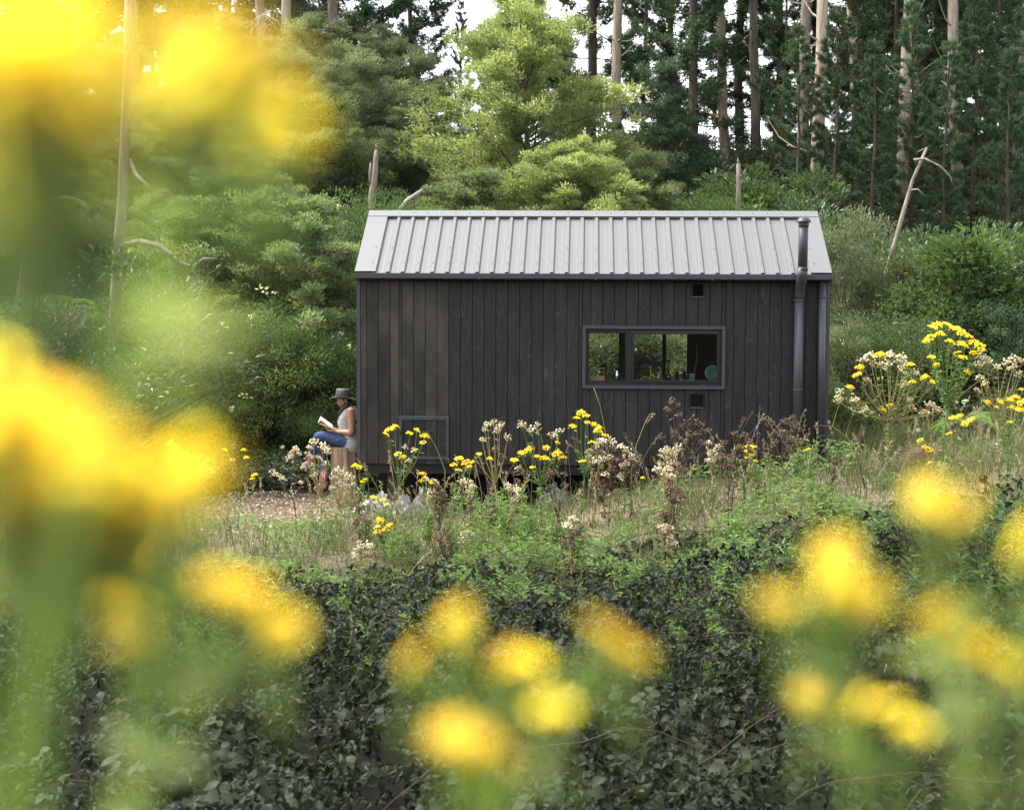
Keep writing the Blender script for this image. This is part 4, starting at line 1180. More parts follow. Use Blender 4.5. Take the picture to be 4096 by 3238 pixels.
cover('meadow_weeds', 'dense low green weeds on the bank between grass and brambles', 56, 42000, (-5.5, 8), (13.0, 18.4), 'L_weed', .085, .018, .55, keep=lambda x, y: (np.sin(x * 2.2 + np.sin(y * 2.6)) * np.sin(y * 1.9 + 2 * np.sin(x * 1.3)) > -.55 + .25 * (y - 15)) & ~((x < -2.2) & (y > 18.0)), lump=.8, cat='weeds')
cover('thicket_edge', 'pale tangle of leaves and stalks where grass runs into brambles', 57, 9000, (-5.5, 8), (12.4, 16.8), 'L_grass', .09, .014, .5, lump=.7, cat='weeds')
# dry seed stalks
def stalks(name, label, seed, n, xr, yr, keep=None, hl=(.45, .95)):
    rng = np.random.default_rng(seed); b = Buf()
    c = 0
    while c < n:
        x = rng.uniform(*xr); y = rng.uniform(*yr)
        if keep is not None and not keep(np.array([x]), np.array([y]))[0]: continue
        c += 1
        h = rng.uniform(*hl); lean = rng.normal(0, .16, 2); z0 = Hs(x, y)
        s = np.linspace(0, 1, 6)
        pth = np.stack([x + lean[0] * h * s ** 2 * 1.6, y + lean[1] * h * s ** 2, z0 + h * s - .08 * h * s ** 3], 1)
        t = rng.uniform(.2, 1)
        b.tube(pth, np.linspace(.004, .002, 6), 3, tint=t, cap=False)
        m = 14; tip = pth[-1]; d = norm(pth[-1] - pth[-2])
        u = rng.random(m)
        P = pth[-2] + (pth[-1] - pth[-2]) * (u * 1.15)[:, None] + rng.normal(0, .006, (m, 3))
        leaves(b, P, norm(d + rng.normal(0, .4, (m, 3))), rng.standard_normal((m, 3)), .04, .011, np.full(m, t), 'diamond')
    return tag(obj(name, b, M['L_dry']), label, 'grass', kind='stuff')
stalks('seeding_grass', 'dry straw coloured seeding grass stalks in front of the cabin', 54, 380, (-1.8, 7.0), (15.0, 19.6))
stalks('dead_stalks', 'thin dead stalks standing before the wood chips', 55, 130, (-6, -1.7), (16.2, 18.8), hl=(.3, .75))

# bramble thicket
thicket = thing('bramble_thicket', 'dark bramble thicket with pale veined leaves on the bank below the cabin', 'brambles', (0, 10, Hs(0, 10)))
inv = Vector(thicket.location)
def canopy(x, y):
    lum = .5 + .5 * np.sin(x * 1.9 + 1.2 * np.sin(y * 1.1)) * np.sin(y * 1.6 + 1.4 * np.sin(x * 1.3 + .7))
    lum2 = .5 + .5 * np.sin(x * 5.3 + y * 2.1) * np.sin(y * 4.7 - x * 1.7)
    lum3 = .5 + .5 * np.sin(x * 2.9 - y * 1.2 + 1.5 * np.sin(y * 2.2)) * np.sin(y * 2.6 + .8)
    return np.interp(y, [6, 8, 11, 13.2, 15.2, 16.4], [.55, .75, .9, .8, .4, .1]) * (.3 + .55 * lum + .22 * lum2 + .32 * lum3) + .35 * ss(x, 3.2, 5.5) * ss(y, 9, 13)
def bramble_leaves(seed, n, yr, dmax, L):
    rng = np.random.default_rng(seed)
    y = rng.uniform(*yr, n); x = rng.uniform(-1, 1, n) * (.36 * y + (1.7 if n > 400 else -.3))
    den = np.sin(x * 4.1 + 1.7 * np.sin(y * 3.3)) * np.sin(y * 5.2 + 1.9 * np.sin(x * 3.7)) * .5 + .5
    kp = (rng.random(n) < np.clip(-.05 + 1.35 * den, 0, 1)) | (n < 400)
    if n > 400: x, y = x[kp], y[kp]; n = len(x)
    top = canopy(x, y)
    dep = rng.exponential(.16, n); dep = np.minimum(dep, dmax)
    z = H(x, y) + np.maximum(top - dep, .02)
    P = np.stack([x, y, z], 1)
    # three leaflets to each leaf
    A = norm(rng.standard_normal((n, 3)) * [1, .7, .3] + [0, -.45, -.4])
    Nn = norm(np.array([0, -.7, .7]) + rng.standard_normal((n, 3)) * .42)
    S = norm(np.cross(A, Nn))
    tint = np.clip(rng.beta(1.7, 2.8, n), 0, 1)
    l = rng.uniform(L * .65, L * 1.25, n)
    return P, A, Nn, S, tint, l
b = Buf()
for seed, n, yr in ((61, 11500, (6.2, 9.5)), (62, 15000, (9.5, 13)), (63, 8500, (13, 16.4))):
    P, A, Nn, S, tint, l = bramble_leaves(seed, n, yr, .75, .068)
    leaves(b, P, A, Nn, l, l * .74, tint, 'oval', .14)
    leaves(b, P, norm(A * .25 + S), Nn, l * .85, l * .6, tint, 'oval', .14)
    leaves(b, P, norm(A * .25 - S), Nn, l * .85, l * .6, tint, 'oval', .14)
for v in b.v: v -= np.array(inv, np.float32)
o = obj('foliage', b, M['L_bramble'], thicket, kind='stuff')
# the largest leaves, one object each
lm = []
for q in range(5):
    r2 = np.random.default_rng(200 + q); lb = Buf()
    for ang, ll in ((0, .085), (1.25, .066), (-1.25, .066)):
        d = np.array([[math.sin(ang), math.cos(ang), 0]]); s = np.array([[math.cos(ang), -math.sin(ang), 0]])
        # serrated outline folded along the midrib
        m = 7; u = np.linspace(0, 1, m)
        wv = ll * .42 * np.sin(np.pi * u ** .75) ** .8
        ser = 1 + .10 * (-1) ** np.arange(m)
        mid = d * (ll * u)[:, None] + np.array([0, 0, -1]) * (.25 * ll * u ** 2)[:, None] + d * .012
        rgt = mid + s * (wv * ser)[:, None] + np.array([0, 0, 1]) * (wv * .22)[:, None]
        lft = mid - s * (wv * ser)[:, None] + np.array([0, 0, 1]) * (wv * .22)[:, None]
        vv = np.vstack([mid, rgt, lft]); f = []
        for i in range(m - 1): f += [[i, m + i, m + i + 1, i + 1], [i, i + 1, 2 * m + i + 1, 2 * m + i]]
        lb.add(vv, np.array(f), .2 + .12 * q)
    lb.tube([(0, -.03, -.01), (0, .012, 0)], .0016, 4, tint=.2)
    me = lb.mesh('leaf', True); me.materials.append(M['L_bramble']); lm.append(me)
P, A, Nn, S, tint, l = bramble_leaves(70, 285, (7.4, 11.2), .04, .07)
for i in range(285):
    lo = link(bpy.data.objects.new('leaf', lm[i % 5]), thicket)
    ya = Vector(A[i]); za = Vector(Nn[i]); xa = ya.cross(za).normalized(); za = xa.cross(ya)
    m4 = Matrix((xa, ya, za)).transposed().to_4x4()
    s = .85 + .35 * random.random()
    m4.translation = Vector(P[i]) - inv + Vector((0, 0, .03))
    lo.matrix_local = m4 @ Matrix.Scale(s, 4)
r3 = random.Random(8)
for i in range(46):
    y = r3.uniform(9, 15.5); x = r3.uniform(-1, 1) * .33 * y
    dx = r3.choice((-1, 1)) * r3.uniform(.7, 1.9); dy = r3.uniform(-.5, .5); hh = r3.uniform(.15, .5)
    pts = []
    for s in np.linspace(0, 1, 9):
        xx, yy = x + dx * s, y + dy * s
        pts.append(Vector((xx, yy, Hs(xx, yy) + float(canopy(xx, yy)) * .85 + hh * 4 * s * (1 - s) - .25 * (1 - s) + r3.uniform(-.015, .015))) - inv)
    obj('cane', Buf().tube(pts, np.linspace(.0065, .003, 9), 5, cap=False), M['cane'], thicket, True)
# clusters of unripe berries
bb = Buf()
for i in range(40):
    y = r3.uniform(10.5, 14.5); x = r3.uniform(-.5, 2.8); z = Hs(x, y) + float(canopy(x, y)) + .02
    for q in range(5): bb.ellipsoid(Vector((x + r3.gauss(0, .03), y + r3.gauss(0, .03), z + r3.gauss(0, .03))) - inv, (.009, .009, .011), 6, 4)
obj('berries', bb, plain('bramble_berry', (.02, .006, .008), .3, .5), thicket, kind='stuff')

# ------------------------------------------------------------------ flowering weeds
def corymb(rng, r, n, kind):
    """flat-topped flower cluster of many small heads"""
    b = Buf()
    a = rng.random(n) * 6.283; q = np.sqrt(rng.random(n)) * r
    c = np.stack([np.cos(a) * q, np.sin(a) * q, r * .35 * (1 - (q / r) ** 2) + rng.normal(0, .12 * r, n)], 1)
    if kind == 'yellow':
        for i in range(n):
            nrm = norm(c[i] * [1, 1, 0] / r * .7 + np.array([0, 0, 1]) + rng.normal(0, .25, 3))
            t1 = norm(np.cross(nrm, [0, 1, .3])); t2 = np.cross(nrm, t1)
            m = 9; th = np.linspace(0, 6.283, m * 2, endpoint=False) + rng.random()
            rr = np.where(np.arange(m * 2) % 2 == 0, .0135, .010) * rng.uniform(.85, 1.15)
            v = c[i] + (np.cos(th) * rr)[:, None] * t1 + (np.sin(th) * rr)[:, None] * t2
            v = np.vstack([v, c[i] + nrm * .004])
            f = np.array([[j, (j + 1) % (2 * m), 2 * m] for j in range(2 * m)])
            b.add(v, f, rng.random())
    else:
        for i in range(n): b.ellipsoid(c[i] + rng.normal(0, .35 * r, 3) * [.3, .3, .8], np.array([.0105, .0105, .010]) * rng.uniform(.8, 1.25), 6, 5, rng.random())
    return b
NV = 6
CM = {}
for kind, mat, nn in (('yellow', 'yellow', 42), ('fluff', 'fluff', 30), ('brown', 'brownseed', 30)):
    CM[kind] = []
    for q in range(NV):
        r_ = np.random.default_rng(300 + q)
        me = corymb(r_, .066, nn, 'yellow' if kind == 'yellow' else 'fluff').mesh('flower_cluster'); me.materials.append(M[mat]); CM[kind].append(me)

def ragwort(name, label, base_px, Y, heads, seed, stem='stem_g', leaf='L_weed', group=None, nleaf=60, cat='wildflower', branchy=.45):
    """heads: (px, py, size, kind); stems rise from one rooted base and fork to each cluster"""
    rng = np.random.default_rng(seed)
    bx = px_at(base_px, Y); bz = Hs(bx, Y) - .03
    o = thing(name, label, cat, (bx, Y, bz), 0, group)
    base = Vector((bx, Y, bz))
    sb = Buf(); lb = Buf()
    pts = []
    for (px, py, sz, kd) in heads:
        yy = Y + rng.uniform(-.12, .12)
        pts.append((at(px, py, yy) - base, sz, kd))
    cx = sum((p.x for p, _, _ in pts)) / len(pts); zt = max(p.z for p, _, _ in pts)
    fork = Vector((cx * branchy, 0, zt * branchy))
    sb.tube([(0, 0, 0), tuple(fork * .5 + Vector((rng.normal(0, .01), 0, 0))), tuple(fork)], [.009, .007, .006], 6)
    LP, LD = [], []
    for p, sz, kd in pts:
        lowpt = fork if p.z > fork.z * 1.12 else Vector((cx * .2, 0, p.z * .55))
        mid = lowpt.lerp(p, .55) + Vector(((p.x - lowpt.x) * .12 + rng.normal(0, .015), rng.normal(0, .02), -.02))
        path = [lowpt, mid, p - Vector((0, 0, .015))]
        sb.tube(path, [.0055, .0045, .003], 5, cap=False)
        for q in range(5):       # rays of the cluster
            e = p + Vector((rng.normal(0, .03 * sz), rng.normal(0, .03 * sz), -.005)); sb.tube([p - Vector((0, 0, .07 * sz)), e], [.0025, .0018], 3, cap=False)
        kk = max(4, nleaf // len(pts))
        for q in range(kk):
            u = rng.random()
            base_pt = lowpt.lerp(mid, u * 2) if u < .5 else mid.lerp(p, u * 2 - 1)
            if rng.random() < .4: base_pt = Vector((0, 0, 0)).lerp(fork, rng.uniform(.15, 1))
            LP.append(tuple(base_pt)); LD.append(norm(np.array([rng.normal(), rng.normal(), rng.uniform(-.2, .8)])))
        c = link(bpy.data.objects.new('flower_cluster' if kd == 'yellow' else 'seed_cluster', CM[kd][int(rng.integers(NV))]), o)
        c['kind'] = 'stuff'
        c.location = p; c.scale = (sz * 1.15, sz * 1.15, sz * rng.uniform(.9, 1.4)); c.rotation_euler = (rng.normal(.25, .15), rng.normal(0, .2), rng.random() * 6.28)
    obj('stems', sb, M[stem], o, True)
    LP = np.array(LP); LD = np.array(LD); m = len(LP)
    ll = rng.uniform(.03, .085, m)
    leaves(lb, LP, LD, norm(rng.standard_normal((m, 3)) + [0, -.3, .8]), ll, ll * .33, rng.random(m))
    obj('foliage', lb, M[leaf], o)
    return o
y_, f_, w_ = 'yellow', 'fluff', 'brown'
G_R = 'ragwort in front of the cabin wall'
ragwort('ragwort', 'bright ragwort standing in front of the hatch', 1575, 18.3, [(1555, 1722, .8, y_), (1580, 1710, .8, y_), (1545, 1738, .6, y_), (1640, 1735, .7, y_), (1668, 1722, .6, y_), (1700, 1745, .8, y_), (1690, 1770, .6, y_), (1590, 1815, .7, y_), (1612, 1828, .6, y_), (1655, 1800, .5, f_), (1620, 1790, .5, f_), (1635, 1845, .6, f_), (1660, 1800, .5, y_)], 1, group=G_R)
ragwort('ragwort', 'low ragwort between the hatch and the seed heads, in full bloom', 1850, 18.2, [(1838, 1835, .8, y_), (1862, 1850, .8, y_), (1815, 1862, .7, y_), (1835, 1880, .6, y_), (1875, 1868, .5, y_), (1890, 1848, .4, y_)], 2, group=G_R)
ragwort('ragwort', 'small ragwort over the crumpled plastic under the cabin', 1702, 18.3, [(1690, 1895, .7, y_), (1700, 1915, .7, y_), (1725, 1930, .5, y_), (1685, 1925, .5, y_)], 3, group=G_R)
ragwort('ragwort', 'single stemmed ragwort by the corner of the cabin beside the stump', 1440, 18.6, [(1420, 1862, .6, y_), (1437, 1868, .5, y_), (1462, 1918, .5, y_), (1450, 1928, .5, y_)], 4, group=G_R)
ragwort('ragwort', 'short ragwort low in the grass before the plastic', 1520, 17.7, [(1495, 1990, .6, y_), (1530, 2000, .6, y_), (1500, 2010, .5, y_), (1545, 2020, .5, y_), (1720, 2000, .4, y_)], 5, group=G_R)
ragwort('ragwort', 'broad ragwort with yellow and fading white clusters in the middle of the wall', 2170, 18.0, [(2090, 1700, .8, f_), (2130, 1720, .8, f_), (2150, 1700, .6, f_), (2210, 1740, .8, f_), (2240, 1725, .7, f_), (2115, 1800, .9, y_), (2085, 1812, .7, y_), (2180, 1835, .9, y_), (2150, 1828, .7, y_), (2230, 1815, .9, y_), (2250, 1832, .7, y_), (2185, 1790, .7, y_), (2060, 1840, .7, y_), (2130, 1870, .6, y_), (2230, 1770, .5, y_), (2070, 1870, .5, f_)], 6, nleaf=120, group=G_R)
ragwort('ragwort', 'tall slim ragwort with golden tops just below the window', 2325, 17.9, [(2325, 1652, .8, y_), (2345, 1665, .7, y_), (2308, 1672, .6, y_), (2290, 1705, .6, y_), (2350, 1690, .5, y_), (2380, 1700, .7, y_), (2395, 1715, .7, y_), (2420, 1742, .6, y_), (2385, 1725, .5, y_), (2365, 1770, .6, y_), (2330, 1845, .6, y_), (2400, 1730, .6, y_)], 7, nleaf=110, group=G_R)
ragwort('seeding_ragwort', 'wide brown stemmed ragwort gone to white fluff under the window', 2440, 17.6, [(2400, 1770, .9, f_), (2440, 1765, 1, f_), (2480, 1790, 1, f_), (2510, 1810, .9, f_), (2530, 1835, .8, f_), (2390, 1810, .8, w_), (2430, 1830, .9, f_), (2470, 1840, .9, w_), (2380, 1845, .7, f_), (2500, 1860, .8, f_), (2450, 1880, .8, w_), (2420, 1900, .7, f_), (2480, 1910, .6, f_), (2460, 1800, .8, w_)], 8, 'stem_d', 'L_dry', nleaf=40)
ragwort('seeding_ragwort', 'slim ragwort with white seed heads right of the hatch', 1990, 18.2, [(1950, 1700, .7, f_), (1975, 1690, .6, f_), (2000, 1705, .8, f_), (1990, 1725, .7, f_), (1940, 1720, .5, f_), (2030, 1750, .6, f_), (1930, 1760, .5, f_), (1915, 1815, .5, y_), (1960, 1835, .5, y_), (2010, 1830, .6, w_), (1980, 1800, .5, w_)], 9, 'stem_y', 'L_dry', nleaf=50)
ragwort('seeding_ragwort', 'yellowing seed headed ragwort in front of the reader and her stump', 1290, 17.8, [(1255, 1770, .7, f_), (1240, 1790, .6, f_), (1290, 1790, .8, f_), (1310, 1805, .7, f_), (1275, 1830, .6, f_), (1230, 1815, .5, f_), (1300, 1850, .6, f_), (1250, 1860, .5, f_), (1260, 1900, .6, f_)], 10, 'stem_y', 'L_dry', nleaf=50)
ragwort('seeding_ragwort', 'bushy white seed headed ragwort against the foot of the stump', 1350, 17.9, [(1345, 1880, .7, f_), (1370, 1890, .8, f_), (1395, 1915, .8, f_), (1335, 1910, .7, f_), (1360, 1935, .7, f_), (1390, 1945, .6, f_), (1330, 1950, .6, f_), (1410, 1935, .5, f_)], 11, 'stem_y', 'L_dry', nleaf=40)
ragwort('seeding_ragwort', 'thin seeding ragwort standing on the wood chips left of the reader', 1180, 18.2, [(1180, 1800, .7, f_), (1165, 1815, .5, f_), (1155, 1830, .6, f_), (1195, 1815, .5, f_), (1110, 1900, .7, f_), (1090, 1890, .6, f_), (1130, 1915, .6, f_), (1215, 1870, .5, f_), (1205, 1930, .5, f_)], 12, 'stem_d', 'L_dry', nleaf=30)
ragwort('ragwort', 'sprawling yellow ragwort by the bank beyond the wood chips', 720, 19.3, [(680, 1775, .8, y_), (700, 1790, .9, y_), (725, 1815, .9, y_), (700, 1810, .8, y_), (760, 1830, .8, y_), (690, 1835, .7, y_), (800, 1825, .6, y_), (745, 1850, .7, y_), (830, 1840, .5, y_), (850, 1890, .6, y_), (840, 1875, .5, y_)], 13, nleaf=120)
ragwort('ragwort', 'thin ragwort with a few yellow and brown tops on the wood chips', 940, 18.7, [(900, 1800, .5, y_), (940, 1790, .7, w_), (975, 1800, .5, y_), (985, 1830, .5, y_), (1020, 1900, .6, y_), (1010, 1915, .5, y_), (930, 1840, .5, f_), (1130, 1790, .4, f_)], 14, 'stem_d', nleaf=40)
ragwort('dead_weed', 'tall brown dead weed with dry branching seed sprays below the lower vent', 2700, 17.6, [(2690, 1610, .7, w_), (2710, 1625, .6, w_), (2670, 1640, .6, w_), (2720, 1660, .5, w_), (2770, 1680, .8, w_), (2740, 1700, .8, w_), (2800, 1700, .8, w_), (2830, 1720, .6, w_), (2780, 1740, .8, w_), (2700, 1740, .8, w_), (2720, 1780, .7, w_), (2810, 1770, .7, w_), (2650, 1750, .5, w_), (2840, 1780, .6, w_)], 15, 'stem_d', 'brownseed', nleaf=90, cat='weed')
ragwort('dead_weed', 'brown dead weed in front of the flue pipe', 3120, 17.4, [(3060, 1680, .6, w_), (3080, 1700, .6, w_), (3150, 1690, .7, w_), (3170, 1670, .6, w_), (3180, 1710, .8, w_), (3130, 1740, .8, w_), (3160, 1760, .8, w_), (3200, 1770, .7, w_), (3100, 1770, .7, w_), (3030, 1740, .5, w_), (3010, 1780, .5, w_)], 16, 'stem_d', 'brownseed', nleaf=90, cat='weed')
ragwort('dead_weed', 'dark dead weed with bare forked stems between the two brown ones', 2930, 17.0, [(2900, 1770, .5, w_), (2960, 1790, .5, w_), (3000, 1800, .5, w_), (2920, 1830, .6, w_), (2980, 1850, .6, w_)], 17, 'stem_d', 'brownseed', nleaf=50, cat='weed')
ragwort('ragwort', 'tall ragwort crowned with gold on the bank right of the cabin', 3770, 17.5, [(3730, 1310, .8, y_), (3750, 1300, .8, y_), (3790, 1300, .9, y_), (3820, 1315, .9, y_), (3845, 1330, .7, y_), (3870, 1345, .9, y_), (3895, 1370, .8, y_), (3920, 1385, .8, y_), (3760, 1340, .9, y_), (3720, 1350, .8, y_), (3705, 1365, .6, y_), (3850, 1380, .9, y_), (3900, 1410, .7, y_), (3730, 1430, .8, y_), (3745, 1460, .7, y_), (3850, 1430, .7, y_), (3800, 1370, .8, y_), (3870, 1490, .6, y_), (3930, 1400, .6, y_), (3830, 1410, .6, y_)], 18, nleaf=420, branchy=.5)
ragwort('seeding_ragwort', 'broad fading ragwort, cream topped with some yellow, beside the cabin corner', 3560, 18.0, [(3450, 1440, .8, f_), (3480, 1425, .9, f_), (3520, 1420, 1, y_), (3560, 1425, 1, f_), (3600, 1440, 1, f_), (3640, 1460, .9, y_), (3660, 1490, .8, f_), (3440, 1470, .8, y_), (3430, 1500, .8, y_), (3500, 1455, .9, f_), (3550, 1460, .9, f_), (3610, 1480, .9, f_), (3470, 1520, .7, f_), (3650, 1530, .7, y_), (3700, 1510, .8, y_), (3730, 1530, .7, y_), (3620, 1540, .7, f_), (3360, 1570, .8, f_), (3400, 1550, .7, y_), (3350, 1600, .7, f_), (3420, 1600, .7, f_), (3460, 1640, .7, f_), (3560, 1620, .6, y_), (3530, 1640, .6, y_), (3650, 1630, .7, f_), (3720, 1620, .8, f_), (3750, 1640, .8, f_), (3700, 1650, .7, f_), (3640, 1600, .6, f_)], 19, 'stem_y', 'L_wattle_y', nleaf=520, branchy=.5)
ragwort('seeding_ragwort', 'tall seed headed ragwort with tan tops behind the leafy weeds', 4010, 17.6, [(3930, 1430, .9, f_), (3950, 1450, .8, f_), (3915, 1460, .8, f_), (3990, 1470, .7, f_), (4030, 1450, .8, f_), (4060, 1435, .9, f_), (4085, 1445, .9, f_), (4050, 1470, .8, f_), (3920, 1510, .7, f_), (3940, 1540, .7, f_), (3910, 1560, .6, f_), (4080, 1500, .7, f_), (3970, 1500, .6, w_), (4090, 1560, .6, y_)], 20, 'stem_y', 'L_dry', nleaf=140, branchy=.5)
ragwort('ragwort', 'orange yellow ragwort below the tan seed heads', 4040, 17.2, [(3950, 1610, .7, y_), (4040, 1600, .8, y_), (4065, 1590, .8, y_), (4085, 1610, .9, y_), (4050, 1630, .7, y_), (4000, 1605, .6, y_), (4040, 1690, .5, y_), (4080, 1640, .7, y_), (3985, 1630, .5, y_)], 21, nleaf=120)
ragwort('ragwort', 'short yellow ragwort beside the dry brown mound', 3850, 17.0, [(3815, 1675, .8, y_), (3835, 1665, .7, y_), (3880, 1680, .7, y_), (3860, 1695, .6, y_), (3795, 1735, .5, y_), (3700, 1790, .6, y_), (3715, 1800, .6, y_), (3680, 1760, .5, y_), (3720, 1850, .4, y_)], 22, nleaf=90)
ragwort('ragwort', 'tiny ragwort flowering at the foot of the downpipe', 3230, 17.4, [(3225, 1800, .5, y_), (3240, 1795, .4, y_), (2990, 1860, .35, y_), (2570, 1910, .35, y_)], 23, nleaf=20)

# more dead and seeding stems along the bank
rw = random.Random(44)
for i in range(34):
    px = rw.uniform(1380, 3450); Y = rw.uniform(15.2, 18.4); gx = px_at(px, Y); hgt = rw.uniform(.45, .95)
    top = Hs(gx, Y) + hgt; py = 1182 + (CZ - top) / Y * FPX
    kd = rw.choice([w_, w_, f_, w_, y_ if i % 3 == 0 else f_])
    heads = [(px + rw.uniform(-32, 32), py + rw.uniform(0, 75), rw.uniform(.4, .75), kd) for _ in range(rw.randint(4, 8))]
    nm, lab, st, lf = {w_: ('dead_weed', 'dark dead weed with brown seed sprays on the bank before the cabin', 'stem_d', 'brownseed'), f_: ('seeding_ragwort', 'stray ragwort gone to pale fluff on the bank before the cabin', 'stem_y', 'L_dry'), y_: ('ragwort', 'stray yellow ragwort on the bank before the cabin', 'stem_g', 'L_weed')}[kd]
    ragwort(nm, lab, px + rw.uniform(-20, 20), Y, heads, 800 + i, st, lf, 'stray weeds on the bank before the cabin', 60, 'weed' if kd == w_ else 'wildflower')

# leafy willow-leaved weeds
def weed(name, label, x, y, h, seed, group, mat='L_weed', L=.10, W=.02, n=34, stems=4):
    rng = np.random.default_rng(seed); z0 = Hs(x, y) + (0.2 if y < 15.5 else 0)
    o = thing(name, label, 'weed', (x, y, z0 - (.2 if y < 15.5 else 0)), 0, group)
    sb = Buf(); lb = Buf()
    for s in range(stems):
        lean = rng.normal(0, .16, 2); hh = h * rng.uniform(.7, 1.1); b0 = rng.normal(0, .05, 2)
        u = np.linspace(0, 1, 6)
        pth = np.stack([b0[0] + lean[0] * hh * u ** 1.5, b0[1] + lean[1] * hh * u ** 1.5, hh * u], 1)
        sb.tube(pth, np.linspace(.005, .002, 6), 5, cap=False)
        uu = rng.uniform(.2, 1, n); a = np.arange(n) * 2.4
        P = np.stack([np.interp(uu, u, pth[:, j]) for j in range(3)], 1)
        D = norm(np.stack([np.cos(a), np.sin(a), rng.uniform(.1, .9, n)], 1))
        ll = L * rng.uniform(.6, 1.15, n) * (1.1 - .4 * uu)
        leaves(lb, P, D, norm(rng.normal(0, .3, (n, 3)) + [0, 0, 1]), ll, ll * W / L, np.clip(rng.normal(.5, .25, n), 0, 1), 'oval', .2)
    obj('stems', sb, M['stem_g'], o); obj('foliage', lb, M[mat], o)
    return o
G_W = 'willow leaved weeds on the right bank'
for i, (px, py, Y, h) in enumerate(((3700, 1960, 14.6, .5), (3800, 1930, 14.4, .6), (3900, 1900, 14.0, .75), (4000, 1920, 13.6, .8), (4070, 1900, 13.8, .85), (3850, 2050, 13.2, .6), (3980, 2080, 12.6, .6), (4060, 2100, 12.4, .6), (3600, 2000, 14.8, .4), (3760, 1860, 15.4, .6), (3560, 2080, 13.8, .4), (3700, 2140, 12.9, .4))):
    x = px_at(px, Y); weed('leafy_weed', 'long leaved green weed in the lush patch on the right bank', x, Y, h + (canopy(x, Y) * .6 if Y < 15.5 else 0), 400 + i, G_W, n=44, stems=6, mat='L_mid', L=.14, W=.026)
G_W2 = 'green weeds among the grass before the cabin'
for i, (px, Y, h) in enumerate(((1960, 15.0, .75), (2050, 14.2, .75), (1900, 16.2, .6), (2130, 15.8, .6), (1800, 16.5, .5), (2240, 16.6, .5), (2700, 16.4, .55), (2960, 15.6, .55), (3060, 16.9, .5), (3300, 16.3, .5), (3420, 15.5, .5), (1650, 16.8, .45), (1480, 17.0, .4), (2020, 13.4, .8), (2200, 13.0, .7), (2540, 14.6, .5), (2380, 13.4, .6), (3150, 14.2, .5), (1250, 15.4, .4), (2100, 17.2, .5), (1990, 17.5, .5), (3180, 17.9, .55), (3240, 17.2, .6), (2650, 12.4, .55), (2900, 12.8, .5), (1780, 17.4, .7), (1850, 17.0, .75), (1930, 16.8, .8), (2010, 16.6, .8), (2090, 16.5, .8), (2170, 16.9, .75), (2260, 17.3, .6), (1700, 17.2, .6), (1600, 16.4, .6), (1880, 15.6, .8), (2300, 15.6, .6))):
    weed('leafy_weed', 'fresh green narrow leaved weed among the grass before the cabin', px_at(px, Y), Y, h, 450 + i, G_W2, stems=5)
# brown mound of dry grass on the right
c = at(3730, 1800, 18.6); rng = np.random.default_rng(5); n = 2600
a = rng.random(n) * 6.28; q = np.sqrt(rng.random(n))
P = np.stack([np.cos(a) * q * .42, np.sin(a) * q * .35, .34 * (1 - q ** 2) * rng.random(n) ** .3], 1)
b = Buf(); leaves(b, P, norm(rng.standard_normal((n, 3)) * [1, 1, .5] + P * [2, 2, 0]), norm(rng.standard_normal((n, 3)) + [0, 0, 1]), .16, .007, rng.random(n) * .6, 'blade')
o = obj('dry_grass_mound', b, M['L_dry']); o.location = (c.x, 18.6, Hs(c.x, 18.6) - .02); tag(o, 'low brown mound of matted dry grass on the right bank', 'dry grass')
# arching bare cane at the right corner
p = [at(3260, 1700, 17.2), at(3330, 1705, 17), at(3390, 1750, 16.8), at(3430, 1830, 16.6), at(3460, 1950, 16.5)]
o = thing('arching_cane', 'bare arching cane in front of the downpipe', 'cane', p[-1]); obj('stem', Buf().tube([q - p[-1] for q in p], np.linspace(.004, .007, 5), 5), M['cane'], o, True)
obj('side_twig', Buf().tube([p[1] - p[-1], at(3345, 1650, 17) - p[-1], at(3368, 1585, 17) - p[-1]], [.003, .002, .0015], 4), M['stem_y'], o)
for i, (pts, lab) in enumerate((([(2525, 1880), (2545, 1780), (2580, 1690), (2600, 1655), (2612, 1652)], 'single nodding dry grass stalk under the window'), ([(2440, 1850), (2420, 1720), (2400, 1620), (2375, 1550)], 'thin straight dark stalk reaching up to the window sill'), ([(1780, 1880), (1745, 1790), (1710, 1730), (1690, 1728)], 'long arching green stalk over the hatch'))):
    q = [at(a_, b_, 17.9) for a_, b_ in pts]; q = [Vector((q[0].x, 17.9, Hs(q[0].x, 17.9)))] + q
    o = thing('grass_stalk', lab, 'grass stalk', q[0]); obj('stem', Buf().tube([v - q[0] for v in q], np.linspace(.005, .0025, len(q)), 5), M['stem_y'], o, True)
    if i == 0:
        bb = Buf(); m = 30; u = np.random.default_rng(3).random(m); v0 = q[-3] - q[0]; v1 = q[-1] - q[0]
        leaves(bb, np.array([v0.lerp(v1, t) for t in u]), np.tile(np.array([[.6, 0, -.2]]), (m, 1)) + np.random.default_rng(4).normal(0, .3, (m, 3)), np.random.default_rng(5).standard_normal((m, 3)), .035, .01, u); obj('seed_head', bb, M['L_dry'], o)

